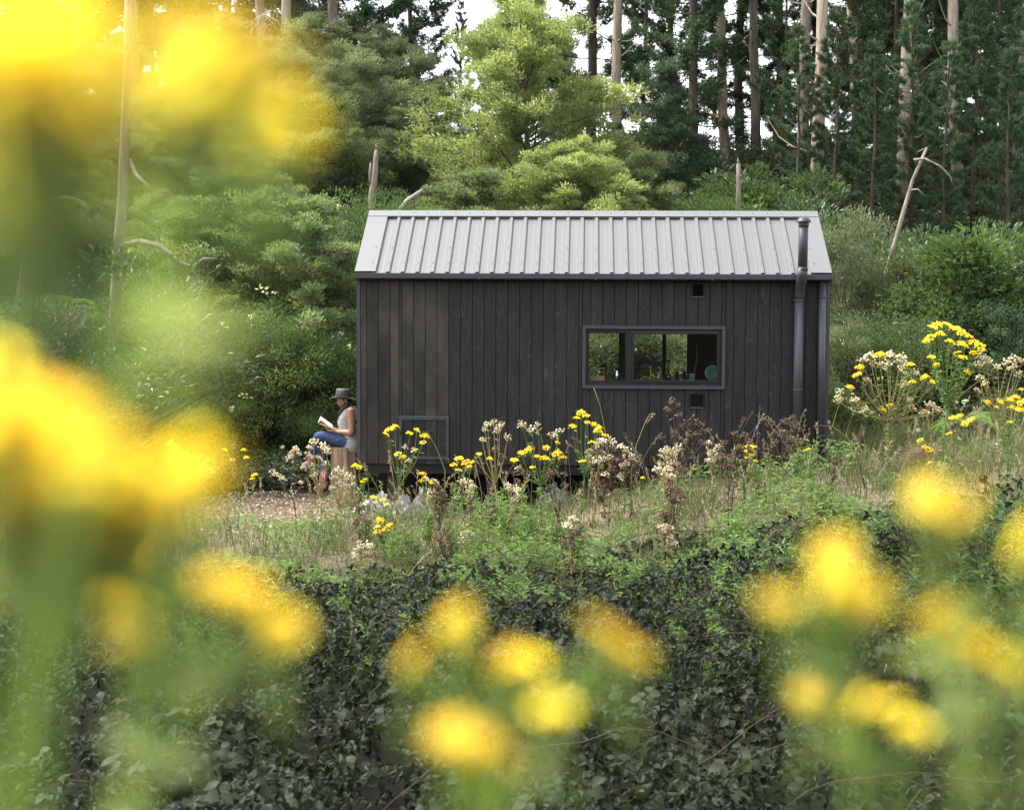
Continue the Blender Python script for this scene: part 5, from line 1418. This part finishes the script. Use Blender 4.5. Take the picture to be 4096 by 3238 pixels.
# ------------------------------------------------------------------ stump
STY = 20.42
st_top = at(1378, 1786, STY)
stump_r = .175
gz = Hs(st_top.x, STY) - .06
stump = thing('log_stump', 'upright sawn log used as a seat against the cabin corner', 'stump', (st_top.x, STY, gz))
sh = st_top.z - gz
rng = np.random.default_rng(15)
k = 9; ns = 40
zz = np.linspace(0, sh, k)
ang = np.linspace(0, 2 * np.pi, ns, endpoint=False)
ridge = 1 + .035 * np.sin(ang * 9 + 1) + .025 * np.sin(ang * 17) + .02 * rng.standard_normal(ns)
prof = stump_r * np.array([1.22, 1.14, 1.08, 1.04, 1.02, 1.0, .99, .98, .965])
rr = prof[:, None] * (ridge[None, :] + .008 * rng.standard_normal((k, ns)))
v = np.stack([rr * np.cos(ang), rr * np.sin(ang), np.repeat(zz[:, None], ns, 1)], -1).reshape(-1, 3)
q = []
for i in range(k - 1):
    for j in range(ns): q.append([i * ns + j, i * ns + (j + 1) % ns, (i + 1) * ns + (j + 1) % ns, (i + 1) * ns + j])
b = Buf(); b.add(v, np.array(q))
def stump_mat():
    m, nt, out = new_mat('stump_bark')
    n1 = noise(nt, 16, 6, stretch=(1, 1, .10), rough=.68); n2 = noise(nt, 3.2, 3, stretch=(1, 1, .5))
    c = ramp(nt, n1, [(.28, (.035, .024, .017)), (.45, (.19, .13, .085)), (.62, (.34, .255, .18)), (.8, (.48, .40, .31))])
    c = mixc(nt, ramp(nt, n2, [(.55, (0, 0, 0)), (.75, (.6, .6, .6))]), c, (.25, .12, .05))
    principled(nt, out, c, .9, .12, 0, n1, .9, .02); return m
obj('bark', b, stump_mat(), stump, False)
b = Buf(); b.add(np.vstack([v[-ns:] * [.995, .995, 1] , [[0, 0, sh + .001]]]), np.array([[j, (j + 1) % ns, ns] for j in range(ns)]))
obj('sawn_top', b, plain('sawn_wood', (.45, .31, .18), .8, .2, 0, .25, 25), stump)

# ------------------------------------------------------------------ person reading
SEAT = Vector((st_top.x, STY, st_top.z + .002))
person = thing('person', 'person in a brimmed hat and striped top reading a book on the log', 'person', tuple(SEAT))
def J(zx, zy, dy=0.0):
    """joint from the enlarged photo crop (925 px = 260 photo px) -> person coordinates"""
    p = at(1220 + zx * .28108, 1520 + zy * .28103, STY)
    return Vector((p.x - SEAT.x, dy, p.z - SEAT.z))
def remeshed(name, buf, voxel, mat, parent, smooth_it=6, fac=.6):
    o = bpy.data.objects.new(name, buf.mesh(name, True)); COL.objects.link(o)
    md = o.modifiers.new('r', 'REMESH'); md.mode = 'VOXEL'; md.voxel_size = voxel; md.use_smooth_shade = True
    sm = o.modifiers.new('s', 'SMOOTH'); sm.factor = fac; sm.iterations = smooth_it
    dg = bpy.context.evaluated_depsgraph_get()
    me = bpy.data.meshes.new_from_object(o.evaluated_get(dg)); me.name = name
    old = o.data; bpy.data.objects.remove(o); bpy.data.meshes.remove(old)
    me.materials.clear(); me.materials.append(mat)
    return obj(name, me, None, parent)
def chain(buf, pts, rad, n=14, rad2=None, lateral=(0, 1, 0), sub=5):
    """smooth tapered limb through joints, round ends"""
    P = np.array([tuple(p) for p in pts]); k = len(P)
    rad = np.asarray(rad, float); r2 = rad if rad2 is None else np.asarray(rad2, float)
    t = np.arange(k); tt = np.linspace(0, k - 1, (k - 1) * sub + 1)
    # Catmull-Rom style smoothing
    Q = np.stack([np.interp(tt, t, P[:, j]) for j in range(3)], 1)
    for _ in range(2): Q[1:-1] = (Q[:-2] + 2 * Q[1:-1] + Q[2:]) / 4
    ra = np.interp(tt, t, rad); rb = np.interp(tt, t, r2)
    buf.tube(Q, ra, n, rad2=rb, lateral=lateral)
    buf.ellipsoid(Q[0], (ra[0],) * 3 if rad2 is None else (ra[0], rb[0], ra[0]), n, 8); buf.ellipsoid(Q[-1], (ra[-1],) * 3 if rad2 is None else (ra[-1], rb[-1], ra[-1]), n, 8)

# joints
hipL, hipR = J(655, 868, -.085), J(655, 880, .085)
kneeL, ankL = J(195, 782, -.035), J(95, 1080, .085)
kneeR, ankR = J(215, 880, .06), J(262, 1330, .0)
shL, shR = J(668, 425, -.165), J(650, 430, .165)
elL, wrL = J(690, 728, -.20), J(478, 722, -.105)
elR, wrR = J(640, 735, .19), J(455, 715, .09)
neck0, neck1, headc = J(640, 400), J(592, 335), J(543, 262)
# torso rings: (centre zoom x, y, half depth, half width)
TOR = [(660, 900, .125, .175), (645, 850, .125, .175), (620, 770, .105, .145), (603, 690, .098, .13), (592, 610, .108, .142), (592, 540, .115, .155), (615, 475, .095, .165), (635, 428, .065, .15), (640, 405, .05, .07)]
def torso(buf, grow=0.0, lo=0, hi=99):
    T_ = TOR[lo:hi]
    P = [J(a, c) for a, c, _, _ in T_]
    chain(buf, P, [d + grow for _, _, d, _ in T_], 22, [w + grow for _, _, _, w in T_], sub=3)
skin = plain('skin', (.30, .155, .095), .5, .35, 0, .08, 12)
bb = Buf()
torso(bb, -.012)
chain(bb, [neck0, neck1, J(575, 300)], [.052, .046, .05])
# head: skull, jaw, nose, lips, chin, brow, ear
hu = .085
bb.ellipsoid(headc, (.088, .072, .105), 20, 14)
bb.ellipsoid(J(512, 325), (.050, .050, .045), 14, 10)
bb.ellipsoid(J(500, 355), (.024, .028, .018), 10, 8)                 # chin
chain(bb, [J(478, 255), J(466, 300), J(462, 315)], [.010, .011, .013], 8, sub=3)   # nose
bb.ellipsoid(J(476, 318), (.014, .016, .009), 8, 6)
bb.ellipsoid(J(481, 337), (.011, .020, .007), 8, 6); bb.ellipsoid(J(484, 347), (.011, .018, .007), 8, 6)
bb.ellipsoid(J(480, 245), (.016, .048, .012), 10, 6)                 # brow
for s in (-1, 1): bb.ellipsoid(J(590, 278, s * .072), (.018, .010, .028), 8, 8)
# arms
for sh_, el_, wr_ in ((shL, elL, wrL), (shR, elR, wrR)):
    chain(bb, [sh_, sh_.lerp(el_, .45), el_, el_.lerp(wr_, .4), wr_], [.054, .047, .041, .039, .025], 14)
# hands: palm, four fingers under the book, thumb over the near edge
def hand(wr, dirx, yoff, s):
    pc = wr + Vector((-.045, 0, .004)) + Vector((0, yoff, 0))
    chain(bb, [wr, pc, pc + Vector((-.03, 0, .01))], [.023, .026, .022], 10, [.024, .036, .036], sub=3)
    for i, (dy, ln) in enumerate(((-.028, .068), (-.010, .078), (.009, .072), (.026, .056))):
        a = pc + Vector((-.035, dy, .008)); m_ = a + Vector((-ln * .45, 0, -.004 + .004 * i)); e_ = m_ + Vector((-ln * .45, 0, .022)); f_ = e_ + Vector((-ln * .1, 0, .018))
        chain(bb, [a, m_, e_, f_], [.0095, .009, .0085, .007], 8, sub=2)
    a = pc + Vector((.0, -s * .034, .012)); chain(bb, [a, a + Vector((-.02, -s * .006, .024)), a + Vector((-.048, s * .004, .040))], [.012, .010, .008], 8, sub=2)
hand(wrL, -1, .012, 1); hand(wrR, -1, -.005, -1)
# legs under the clothes
for h_, k_, a_, r_ in ((hipL, kneeL, ankL, 1), (hipR, kneeR, ankR, 1)):
    chain(bb, [h_, h_.lerp(k_, .5), k_, k_.lerp(a_, .35), a_], [.080, .070, .050, .048, .034], 12)
body = remeshed('body', bb, .0065, skin, person, 4, .5)
# facial details
for s in (-1, 1):
    obj('eye', Buf().ellipsoid(J(478, 264, s * .030), (.006, .013, .008), 10, 6), plain('eye', (.02, .012, .01), .3), person, True)
    obj('eyebrow', Buf().tube([J(474, 246, s * .015), J(473, 240, s * .034), J(490, 243, s * .052)], .0045, 5), plain('hair_dark', (.012, .009, .008), .6), person)
obj('lips', Buf().ellipsoid(J(475, 341), (.008, .018, .008), 10, 6), plain('lips', (.20, .07, .06), .45), person, True)
obj('earring', Buf().ellipsoid(J(588, 300, -.085), (.007, .007, .010), 8, 6), plain('pearl', (.7, .65, .58), .3), person, True)
# hair
hair = Buf()
hair.ellipsoid(J(575, 245), (.085, .08, .10), 16, 12)
hair.ellipsoid(J(612, 290), (.055, .066, .075), 14, 10)
chain(hair, [J(618, 310, -.045), J(600, 360, -.085), J(555, 400, -.095), J(522, 460, -.085), J(490, 520, -.075), J(474, 560, -.07)], [.045, .034, .04, .038, .028, .010], 12)
chain(hair, [J(618, 310, .04), J(620, 370, .07), J(560, 420, .08), J(530, 480, .075)], [.04, .03, .03, .02], 10)
def hair_mat():
    m, nt, out = new_mat('hair'); n = noise(nt, 60, 4, stretch=(1, 1, .1)); c = ramp(nt, n, [(.3, (.006, .005, .005)), (.7, (.028, .02, .017))]); principled(nt, out, c, .45, .4, 0, n, .6, .01); return m
remeshed('hair', hair, .008, hair_mat(), person, 3)
# striped sleeveless top
def stripe_mat():
    m, nt, out = new_mat('striped_jersey')
    tc = N_(nt, 'ShaderNodeTexCoord'); sp = N_(nt, 'ShaderNodeSeparateXYZ'); nt.links.new(tc.outputs['Object'], sp.inputs[0])
    nz = noise(nt, 7, 2); ad = N_(nt, 'ShaderNodeMath', operation='MULTIPLY_ADD'); ad.inputs[1].default_value = .02; nt.links.new(nz, ad.inputs[0])
    # stripes tilt a little with the fall of the cloth
    tl = N_(nt, 'ShaderNodeMath', operation='MULTIPLY_ADD'); tl.inputs[1].default_value = .14; nt.links.new(sp.outputs['X'], tl.inputs[0]); nt.links.new(sp.outputs['Z'], tl.inputs[2]); nt.links.new(tl.outputs[0], ad.inputs[2])
    mu = N_(nt, 'ShaderNodeMath', operation='MULTIPLY'); mu.inputs[1].default_value = 1 / .0245; nt.links.new(ad.outputs[0], mu.inputs[0])
    fr = N_(nt, 'ShaderNodeMath', operation='FRACT'); nt.links.new(mu.outputs[0], fr.inputs[0])
    c = ramp(nt, fr.outputs[0], [(0, (.50, .48, .45)), (.66, (.50, .48, .45)), (.70, (.02, .02, .025)), (.96, (.02, .02, .025))])
    principled(nt, out, c, .85, .1, 0, nz, .2, .01); return m
tb_ = Buf()
torso(tb_, .008, 0, 7)
chain(tb_, [J(672, 905), J(640, 850)], [.145, .135], 20, [.185, .175])
for s, sh_ in ((-1, shL), (1, shR)):      # shoulder straps
    chain(tb_, [J(600, 490, s * .10), J(625, 432, s * .10), J(650, 392, s * .105), J(690, 392, s * .11), J(720, 450, s * .11), J(715, 540, s * .10)], [.034, .022, .018, .018, .03, .04], 10, [.03, .028, .026, .026, .03, .04])
chain(tb_, [J(700, 560), J(690, 470)], [.055, .05], 14, [.13, .12])
remeshed('top', tb_, .008, stripe_mat(), person, 3)
# jeans
def denim():
    m, nt, out = new_mat('denim'); n = noise(nt, 5, 4); n2 = noise(nt, 160, 2)
    c = ramp(nt, n, [(.3, (.022, .034, .075)), (.55, (.042, .062, .125)), (.75, (.085, .115, .19))]); principled(nt, out, c, .85, .15, 0, n2, .3, .003); return m
jb = Buf()
chain(jb, [J(690, 885), J(600, 880)], [.11, .105], 18, [.165, .16])
chain(jb, [hipL, hipL.lerp(kneeL, .5), kneeL, kneeL.lerp(ankL, .4), ankL], [.098, .088, .066, .058, .042], 16)
chain(jb, [hipR, hipR.lerp(kneeR, .5), kneeR, kneeR.lerp(ankR, .4), ankR + Vector((0, 0, .015))], [.095, .085, .064, .058, .043], 16)
jeans = remeshed('jeans', jb, .008, denim(), person, 4)
obj('rivet', Buf().ellipsoid(J(476, 832, -.155), (.008, .004, .006), 8, 5), M['steel'], jeans, True)
# boots
boot_m = plain('boot_rubber', (.24, .075, .095), .5, .35, 0, .12, 10)
sole_m = plain('boot_sole', (.30, .13, .12), .7, .2)
gus_m = plain('boot_gusset', (.62, .45, .44), .8, .1)
def boot(ank, heel, ball, toe, dy, up):
    bt = Buf()
    shaft = ank + up * .055
    chain(bt, [shaft, ank - up * .02, ank - up * .075], [.055, .050, .047], 14, [.05, .045, .042])
    chain(bt, [heel, heel.lerp(ball, .5) + up * .012, ball, toe], [.040, .042, .036, .027], 14, [.036, .036, .042, .034])
    bo = remeshed('boot', bt, .007, boot_m, person, 3)
    so = Buf(); dn = -up * .036
    chain(so, [heel + dn, heel.lerp(ball, .5) + dn * .9, ball + dn * .85, toe + dn * .65], [.012, .010, .012, .010], 12, [.038, .036, .045, .034])
    hl = heel + dn * 1.35; so.ellipsoid(hl, (.03, .034, .018), 12, 8)
    remeshed('sole', so, .006, sole_m, bo, 2)
    g = Buf(); c = ank + up * .02 + Vector((.005, -.046, 0)); g.ellipsoid(c, (.024, .006, .042), 12, 8)
    obj('gusset', g, gus_m, bo, True)
    return bo
boot(ankR + Vector((0, 0, -.03)), J(290, 1475, 0), J(190, 1520, -.01), J(145, 1545, -.012), 0, Vector((.18, 0, 1)).normalized())
boot(ankL + Vector((-.01, 0, -.02)), J(105, 1175, .09), J(5, 1205, .095), J(-40, 1220, .10), .09, Vector((.25, 0, 1)).normalized())
# hat
def hat_mat():
    m, nt, out = new_mat('waxed_hat'); n = noise(nt, 14, 5); c = ramp(nt, n, [(.3, (.035, .032, .034)), (.6, (.075, .07, .07)), (.8, (.14, .13, .125))]); principled(nt, out, c, .55, .35, 0, n, .5, .01); return m
HM = hat_mat()
hc = J(540, 232)
rot = Matrix.Rotation(R(3), 3, 'Y')
n = 40; th = np.linspace(0, 2 * np.pi, n, endpoint=False)
brim = Buf()
rings = []
for q, (rx, ry, dz) in enumerate([(.098, .088, .0), (.13, .12, -.010), (.158, .15, -.022), (.176, .168, -.036), (.178, .17, -.040), (.174, .166, -.041), (.13, .12, -.016), (.098, .088, -.006)]):
    zz_ = dz * .55 - (.026 * np.cos(2 * th) - .004) * max(0, (rx - .098)) / .08
    rings.append(np.stack([rx * np.cos(th), ry * np.sin(th), zz_], 1))
v = np.vstack(rings); v = np.array([rot @ Vector(p) for p in v]) + np.array(hc)
q = []
for i in range(len(rings) - 1):
    for j in range(n): q.append([i * n + j, i * n + (j + 1) % n, (i + 1) * n + (j + 1) % n, (i + 1) * n + j])
brim.add(v, np.array(q))
hat = obj('hat', brim, HM, person, True)
cr = Buf(); M3 = rot
cr.lathe([(.099, -.006), (.099, .03), (.096, .065), (.090, .092), (.080, .102), (.06, .098), (.03, .088), (.002, .086)], 32, tuple(hc), sx=1, sy=.9, M=rot)
obj('crown', cr, HM, hat, True)
bd = Buf(); bd.lathe([(.1005, .001), (.1015, .006), (.1015, .022), (.1003, .027)], 32, tuple(hc), sx=1, sy=.905, cap=False, M=rot)
obj('hat_band', bd, plain('hat_band', (.03, .026, .026), .6), hat, True)

# ------------------------------------------------------------------ book
book = thing('book', 'open paperback with an orange and cream cover held by the reader', 'book', tuple(SEAT))
S0, S1 = J(183, 612, -.02), J(388, 706, -.02)
N0, N1 = J(243, 560, -.115), J(418, 690, -.115)
F0, F1 = J(205, 528, .095), J(372, 646, .095)
def slab(bf, a, b_, c, d, th, side, tint=.5):
    nn = (b_ - a).cross(d - a).normalized() * th * side
    bf.add([tuple(p) for p in (a, b_, c, d)] + [tuple(p + nn) for p in (a, b_, c, d)], [[0, 1, 2, 3], [7, 6, 5, 4], [0, 4, 5, 1], [1, 5, 6, 2], [2, 6, 7, 3], [3, 7, 4, 0]], tint)
paper = plain('paper', (.62, .59, .52), .9, .1, 0, .05, 60)
orange = plain('cover_orange', (.42, .11, .025), .5, .3); creamc = plain('cover_cream', (.60, .54, .43), .5, .3); ink = plain('cover_ink', (.02, .02, .02), .6)
upn = (S1 - S0).cross(N0 - S0).normalized()
sgn = 1 if upn.z > 0 else -1
pg = Buf(); slab(pg, S0, S1, N1, N0, .012, sgn); obj('page_block', pg, paper, book)
upf = (F1 - F0).cross(S0 - F0).normalized(); sgf = 1 if upf.z > 0 else -1
pf = Buf(); slab(pf, F0, F1, S1, S0, .012, sgf); obj('page_block', pf, paper, book)
# cover bands on the outer near side: orange, cream with lines of print, orange
def band(t0, t1, off, mt, name, u0=0.0, u1=1.0, parent=book):
    a, b_ = S0.lerp(S1, t0), S0.lerp(S1, t1); d, c = N0.lerp(N1, t0), N0.lerp(N1, t1)
    A = a.lerp(d, u0); B = b_.lerp(c, u0); Cc = b_.lerp(c, u1); D_ = a.lerp(d, u1)
    nn = upn * sgn * -off
    bf = Buf(); slab(bf, A + nn, B + nn, Cc + nn, D_ + nn, .0012, -sgn); return obj(name, bf, mt, parent)
cv = band(-.02, .36, .001, orange, 'cover', -.02, 1.03)
band(.36, .66, .001, creamc, 'cover_band', -.02, 1.03, cv); band(.66, 1.02, .001, orange, 'cover_band', -.02, 1.03, cv)
for t0 in (.43, .50, .57): band(t0, t0 + .025, .0026, ink, 'print_line', .25, .8 - (t0 - .43), cv)
em = S0.lerp(S1, .18).lerp(N0.lerp(N1, .18), .5) + upn * sgn * -.004
ax = (S1 - S0).normalized(); ay = upn.cross(ax).normalized()
bf = Buf(); bf.add([tuple(em)] + [tuple(em + ax * .014 * math.cos(t_) + ay * .019 * math.sin(t_)) for t_ in np.linspace(0, 6.283, 16, endpoint=False)], np.array([[0, 1 + i, 1 + (i + 1) % 16] for i in range(16)])); obj('cover_oval', bf, creamc, cv)
cf = Buf(); slab(cf, F0 - upf * sgf * .001, F1 - upf * sgf * .001, S1 - upf * sgf * .001, S0 - upf * sgf * .001, .0012, -sgf); obj('back_cover', cf, orange, book)

# ------------------------------------------------------------------ crumpled plastic under the cabin
def plastic():
    m, nt, out = new_mat('clear_plastic')
    p = N_(nt, 'ShaderNodeBsdfPrincipled'); p.inputs['Base Color'].default_value = (.40, .39, .37, 1); p.inputs['Roughness'].default_value = .25; p.inputs['Specular IOR Level'].default_value = .6
    t = N_(nt, 'ShaderNodeBsdfTransparent'); mx = N_(nt, 'ShaderNodeMixShader')
    n = noise(nt, 9, 4); r = ramp(nt, n, [(.35, (.25, .25, .25)), (.65, (.85, .85, .85))])
    nt.links.new(r, mx.inputs[0]); nt.links.new(t.outputs[0], mx.inputs[1]); nt.links.new(p.outputs[0], mx.inputs[2]); nt.links.new(mx.outputs[0], out.inputs[0]); return m
PL = plastic()
for i, (px, py, w, h, lab) in enumerate(((1510, 1965, .30, .24, 'crumpled clear plastic sheet heaped beside the stump'), (1615, 1965, .24, .22, 'crumpled clear plastic sheet in the middle of the gap under the cabin'), (1690, 1945, .16, .30, 'torn flap of clear plastic standing up under the hatch'), (2230, 1955, .2, .16, 'piece of grey plastic under the middle of the cabin'))):
    rng = np.random.default_rng(600 + i)
    Y = 19.72; p = at(px, py, Y); g0 = Hs(p.x, Y)
    n = 22; U, V = np.meshgrid(np.linspace(-1, 1, n), np.linspace(-1, 1, n))
    rad = np.sqrt(U ** 2 + V ** 2)
    z = h * np.clip(1.1 - rad, 0, 1) ** .7 * (1 + .25 * np.sin(U * 5 + i) * np.cos(V * 4)) + .03 * rng.standard_normal((n, n)) * (rad < .95)
    X = U * w + .02 * rng.standard_normal((n, n)); YY = V * .16 + .02 * rng.standard_normal((n, n))
    v = np.stack([X, YY, z], -1).reshape(-1, 3); ii = np.arange(n - 1)[:, None] * n + np.arange(n - 1)[None, :]
    b = Buf(); b.add(v, np.stack([ii, ii + 1, ii + n + 1, ii + n], -1).reshape(-1, 4))
    o = obj('plastic_sheet', b, PL); o.location = (p.x, Y, g0 + .005); tag(o, lab, 'plastic sheet', 'plastic under the cabin')

# ------------------------------------------------------------------ ragwort close to the lens
def floret_mesh(seed):
    rng = np.random.default_rng(seed); b = Buf()
    m = 13
    for i in range(m):
        a = i * 6.283 / m + rng.normal(0, .06); d = np.array([[math.cos(a), math.sin(a), .12]]); s = np.array([0, 0, 1.0])
        leaves(b, d * .0038, d, np.array([[0, 0, 1.0]]), .0088 * rng.uniform(.9, 1.1), .0052, np.array([.75 + .25 * rng.random()]), 'oval', .05)
    b.lathe([(.0042, -.001), (.0046, .001), (.0034, .0028), (.0005, .0035)], 12, tint=.05)
    me = b.mesh('flower_head'); me.materials.append(M['yellow']); return me
FM = [floret_mesh(i) for i in range(4)]
def near_ragwort(label, heads, waypoints, seed, dist, nleaf=26):
    """heads: (display px, display py, distance, how many flower heads, spread); display = photo / 1.8954"""
    rng = np.random.default_rng(seed); k = 1.8954
    pts = [(at_d(x * k, y * k, d), c, sp) for x, y, d, c, sp in heads]
    way = [at_d(x * k, y * k, d) for x, y, d in waypoints]
    w0 = way[-1]; base = Vector((w0.x * 1.0, w0.y + .05, Hs(w0.x, w0.y + .05)))
    o = thing('foreground_ragwort', label, 'wildflower', tuple(base), 0, 'ragwort flowers out of focus close to the lens')
    sb = Buf(); lb = Buf()
    way = way + [base]
    sb.tube([w - base for w in way], np.linspace(.0013, .0018, len(way)), 6, cap=False)
    LP, LD = [], []
    for p, c, sp in pts:
        sb.tube([p - base - Vector((0, 0, .004)), (p * .45 + way[0] * .55) - base - Vector((0, 0, .012)), way[0] - base], [.0014, .0018, .0024], 5, cap=False)
        for i in range(c):
            f = link(bpy.data.objects.new('flower_head', FM[int(rng.integers(4))]), o)
            off = Vector((rng.normal(0, sp * .85), rng.normal(0, sp * .6), rng.normal(0, sp * .5)))
            f.location = p + off - base
            f.rotation_euler = (rng.normal(.55, .35), rng.normal(0, .35), rng.random() * 6.28); f.scale = (.68,) * 3
            sb.tube([p + off - base - Vector((0, 0, .002)), p - base - Vector((0, 0, .035))], [.0009, .0012], 4, cap=False)
            lb.ellipsoid(p + off - base - Vector((0, 0, .004)), (.0034, .0034, .0042), 7, 5, .8)
    for i in range(nleaf):
        j = int(rng.integers(min(3, len(way) - 1))); u = rng.random(); q = way[j].lerp(way[j + 1], u) - base
        if j == len(way) - 2: q = way[j].lerp(way[j + 1], u * .5) - base
        LP.append(tuple(q)); LD.append(norm(np.array([rng.normal(), rng.normal() * .5, rng.uniform(-.1, .8)])))
    if LP:
        m = len(LP); ll = rng.uniform(.012, .028, m); leaves(lb, np.array(LP), np.array(LD), norm(rng.standard_normal((m, 3)) + [0, -.4, .6]), ll, ll * .34, rng.random(m))
    obj('stems', sb, M['L_near'], o, True); obj('foliage', lb, M['L_near'], o)
    return o
near_ragwort('blurred pale golden ragwort towering at the upper left edge', [(40, 90, .24, 3, .008), (110, 130, .24, 3, .008), (170, 200, .24, 3, .007), (60, 210, .24, 3, .008), (150, 290, .25, 3, .007), (30, 320, .25, 3, .008), (-30, 150, .24, 3, .008), (90, 30, .24, 1, .006)], [(40, 470, .25), (-40, 700, .26), (-160, 1000, .27), (-260, 1500, .3)], 1, .3, 2)
near_ragwort('blurred orange yellow ragwort head arching over the hillside trees', [(390, 90, .32, 2, .005), (450, 110, .32, 2, .006), (520, 160, .32, 2, .006), (580, 220, .33, 2, .005), (345, 110, .32, 1, .004)], [(420, 280, .32), (390, 400, .32), (270, 640, .33), (215, 860, .33), (130, 1200, .34), (60, 1700, .37)], 2, .36, 9)
near_ragwort('blurred mass of yellow ragwort heads filling the left edge', [(20, 960, .36, 5, .009), (100, 1000, .36, 5, .009), (180, 950, .37, 5, .009), (250, 1000, .37, 5, .009), (320, 1020, .38, 3, .007), (390, 1040, .38, 3, .007), (40, 1060, .36, 5, .010), (160, 1070, .37, 5, .010), (270, 1080, .37, 2, .007), (0, 880, .36, 3, .008), (110, 900, .36, 3, .008), (350, 1120, .38, 1, .005)], [(150, 1170, .38), (60, 1400, .39), (-20, 1800, .42)], 3, .42, 3)
near_ragwort('small blurred yellow ragwort tuft poking in at the left edge', [(0, 760, .5, 2, .005), (15, 820, .5, 1, .004)], [(-20, 880, .5), (-60, 1300, .52)], 4, .5, 3)
near_ragwort('pair of round blurred yellow ragwort heads at lower left', [(290, 1300, .50, 2, .005), (270, 1340, .5, 1, .004), (460, 1225, .5, 1, .004), (530, 1240, .50, 2, .005), (570, 1290, .5, 1, .004), (600, 1320, .50, 1, .004), (360, 1180, .5, 1, .004)], [(400, 1430, .5), (340, 1560, .51), (250, 1900, .54)], 5, .55, 26)
near_ragwort('low cluster of blurred yellow heads near the bottom of the thicket', [(850, 1375, .56, 1, .003), (940, 1300, .56, 1, .003), (975, 1340, .56, 1, .003), (1080, 1390, .56, 1, .003), (1125, 1405, .56, 1, .003), (1270, 1320, .56, 1, .003), (1310, 1345, .56, 1, .003), (1340, 1380, .56, 1, .003)], [(1090, 1480, .57), (1060, 1620, .58), (1030, 1900, .6)], 6, .62, 8)
near_ragwort('dim blurred ragwort pair below the yellow cluster', [(940, 1535, .5, 1, .003), (1040, 1580, .5, 1, .003), (1000, 1560, .5, 1, .003), (1195, 1485, .52, 1, .003)], [(1040, 1680, .52), (1020, 1900, .55)], 7, .58, 3)
near_ragwort('blurred yellow ragwort before the brambles on the right', [(1670, 1260, .52, 1, .004), (1725, 1250, .52, 1, .004), (1785, 1240, .52, 2, .004), (1755, 1180, .52, 1, .003), (1800, 1280, .52, 1, .004)], [(1760, 1380, .53), (1790, 1560, .55), (1820, 1900, .58)], 8, .58, 5)
near_ragwort('blurred yellow head with green calyx beneath the leafy weeds', [(1945, 1050, .55, 1, .003), (1985, 1075, .55, 1, .003), (2030, 1060, .55, 1, .003)], [(1965, 1130, .55), (2000, 1350, .56), (2040, 1900, .6)], 9, .6, 6)
near_ragwort('blurred golden ragwort at the lower right edge', [(1985, 1295, .55, 1, .004), (2015, 1345, .55, 1, .003), (2090, 1370, .55, 1, .004), (2150, 1395, .55, 1, .004)], [(2050, 1470, .51), (2080, 1650, .53), (2120, 1900, .56)], 10, .55, 4)
near_ragwort('long blurred amber ragwort spray along the lower right', [(1690, 1465, .62, 1, .003), (1815, 1478, .62, 1, .003), (1875, 1495, .62, 1, .003), (1935, 1535, .62, 1, .003)], [(1850, 1590, .63), (1880, 1750, .64), (1900, 1950, .66)], 11, .5, 2)
near_ragwort('faint blurred yellow ragwort head at the right edge above the golden one', [(2160, 1150, .5, 1, .003)], [(2180, 1250, .5), (2200, 1900, .55)], 12, .55, 2)
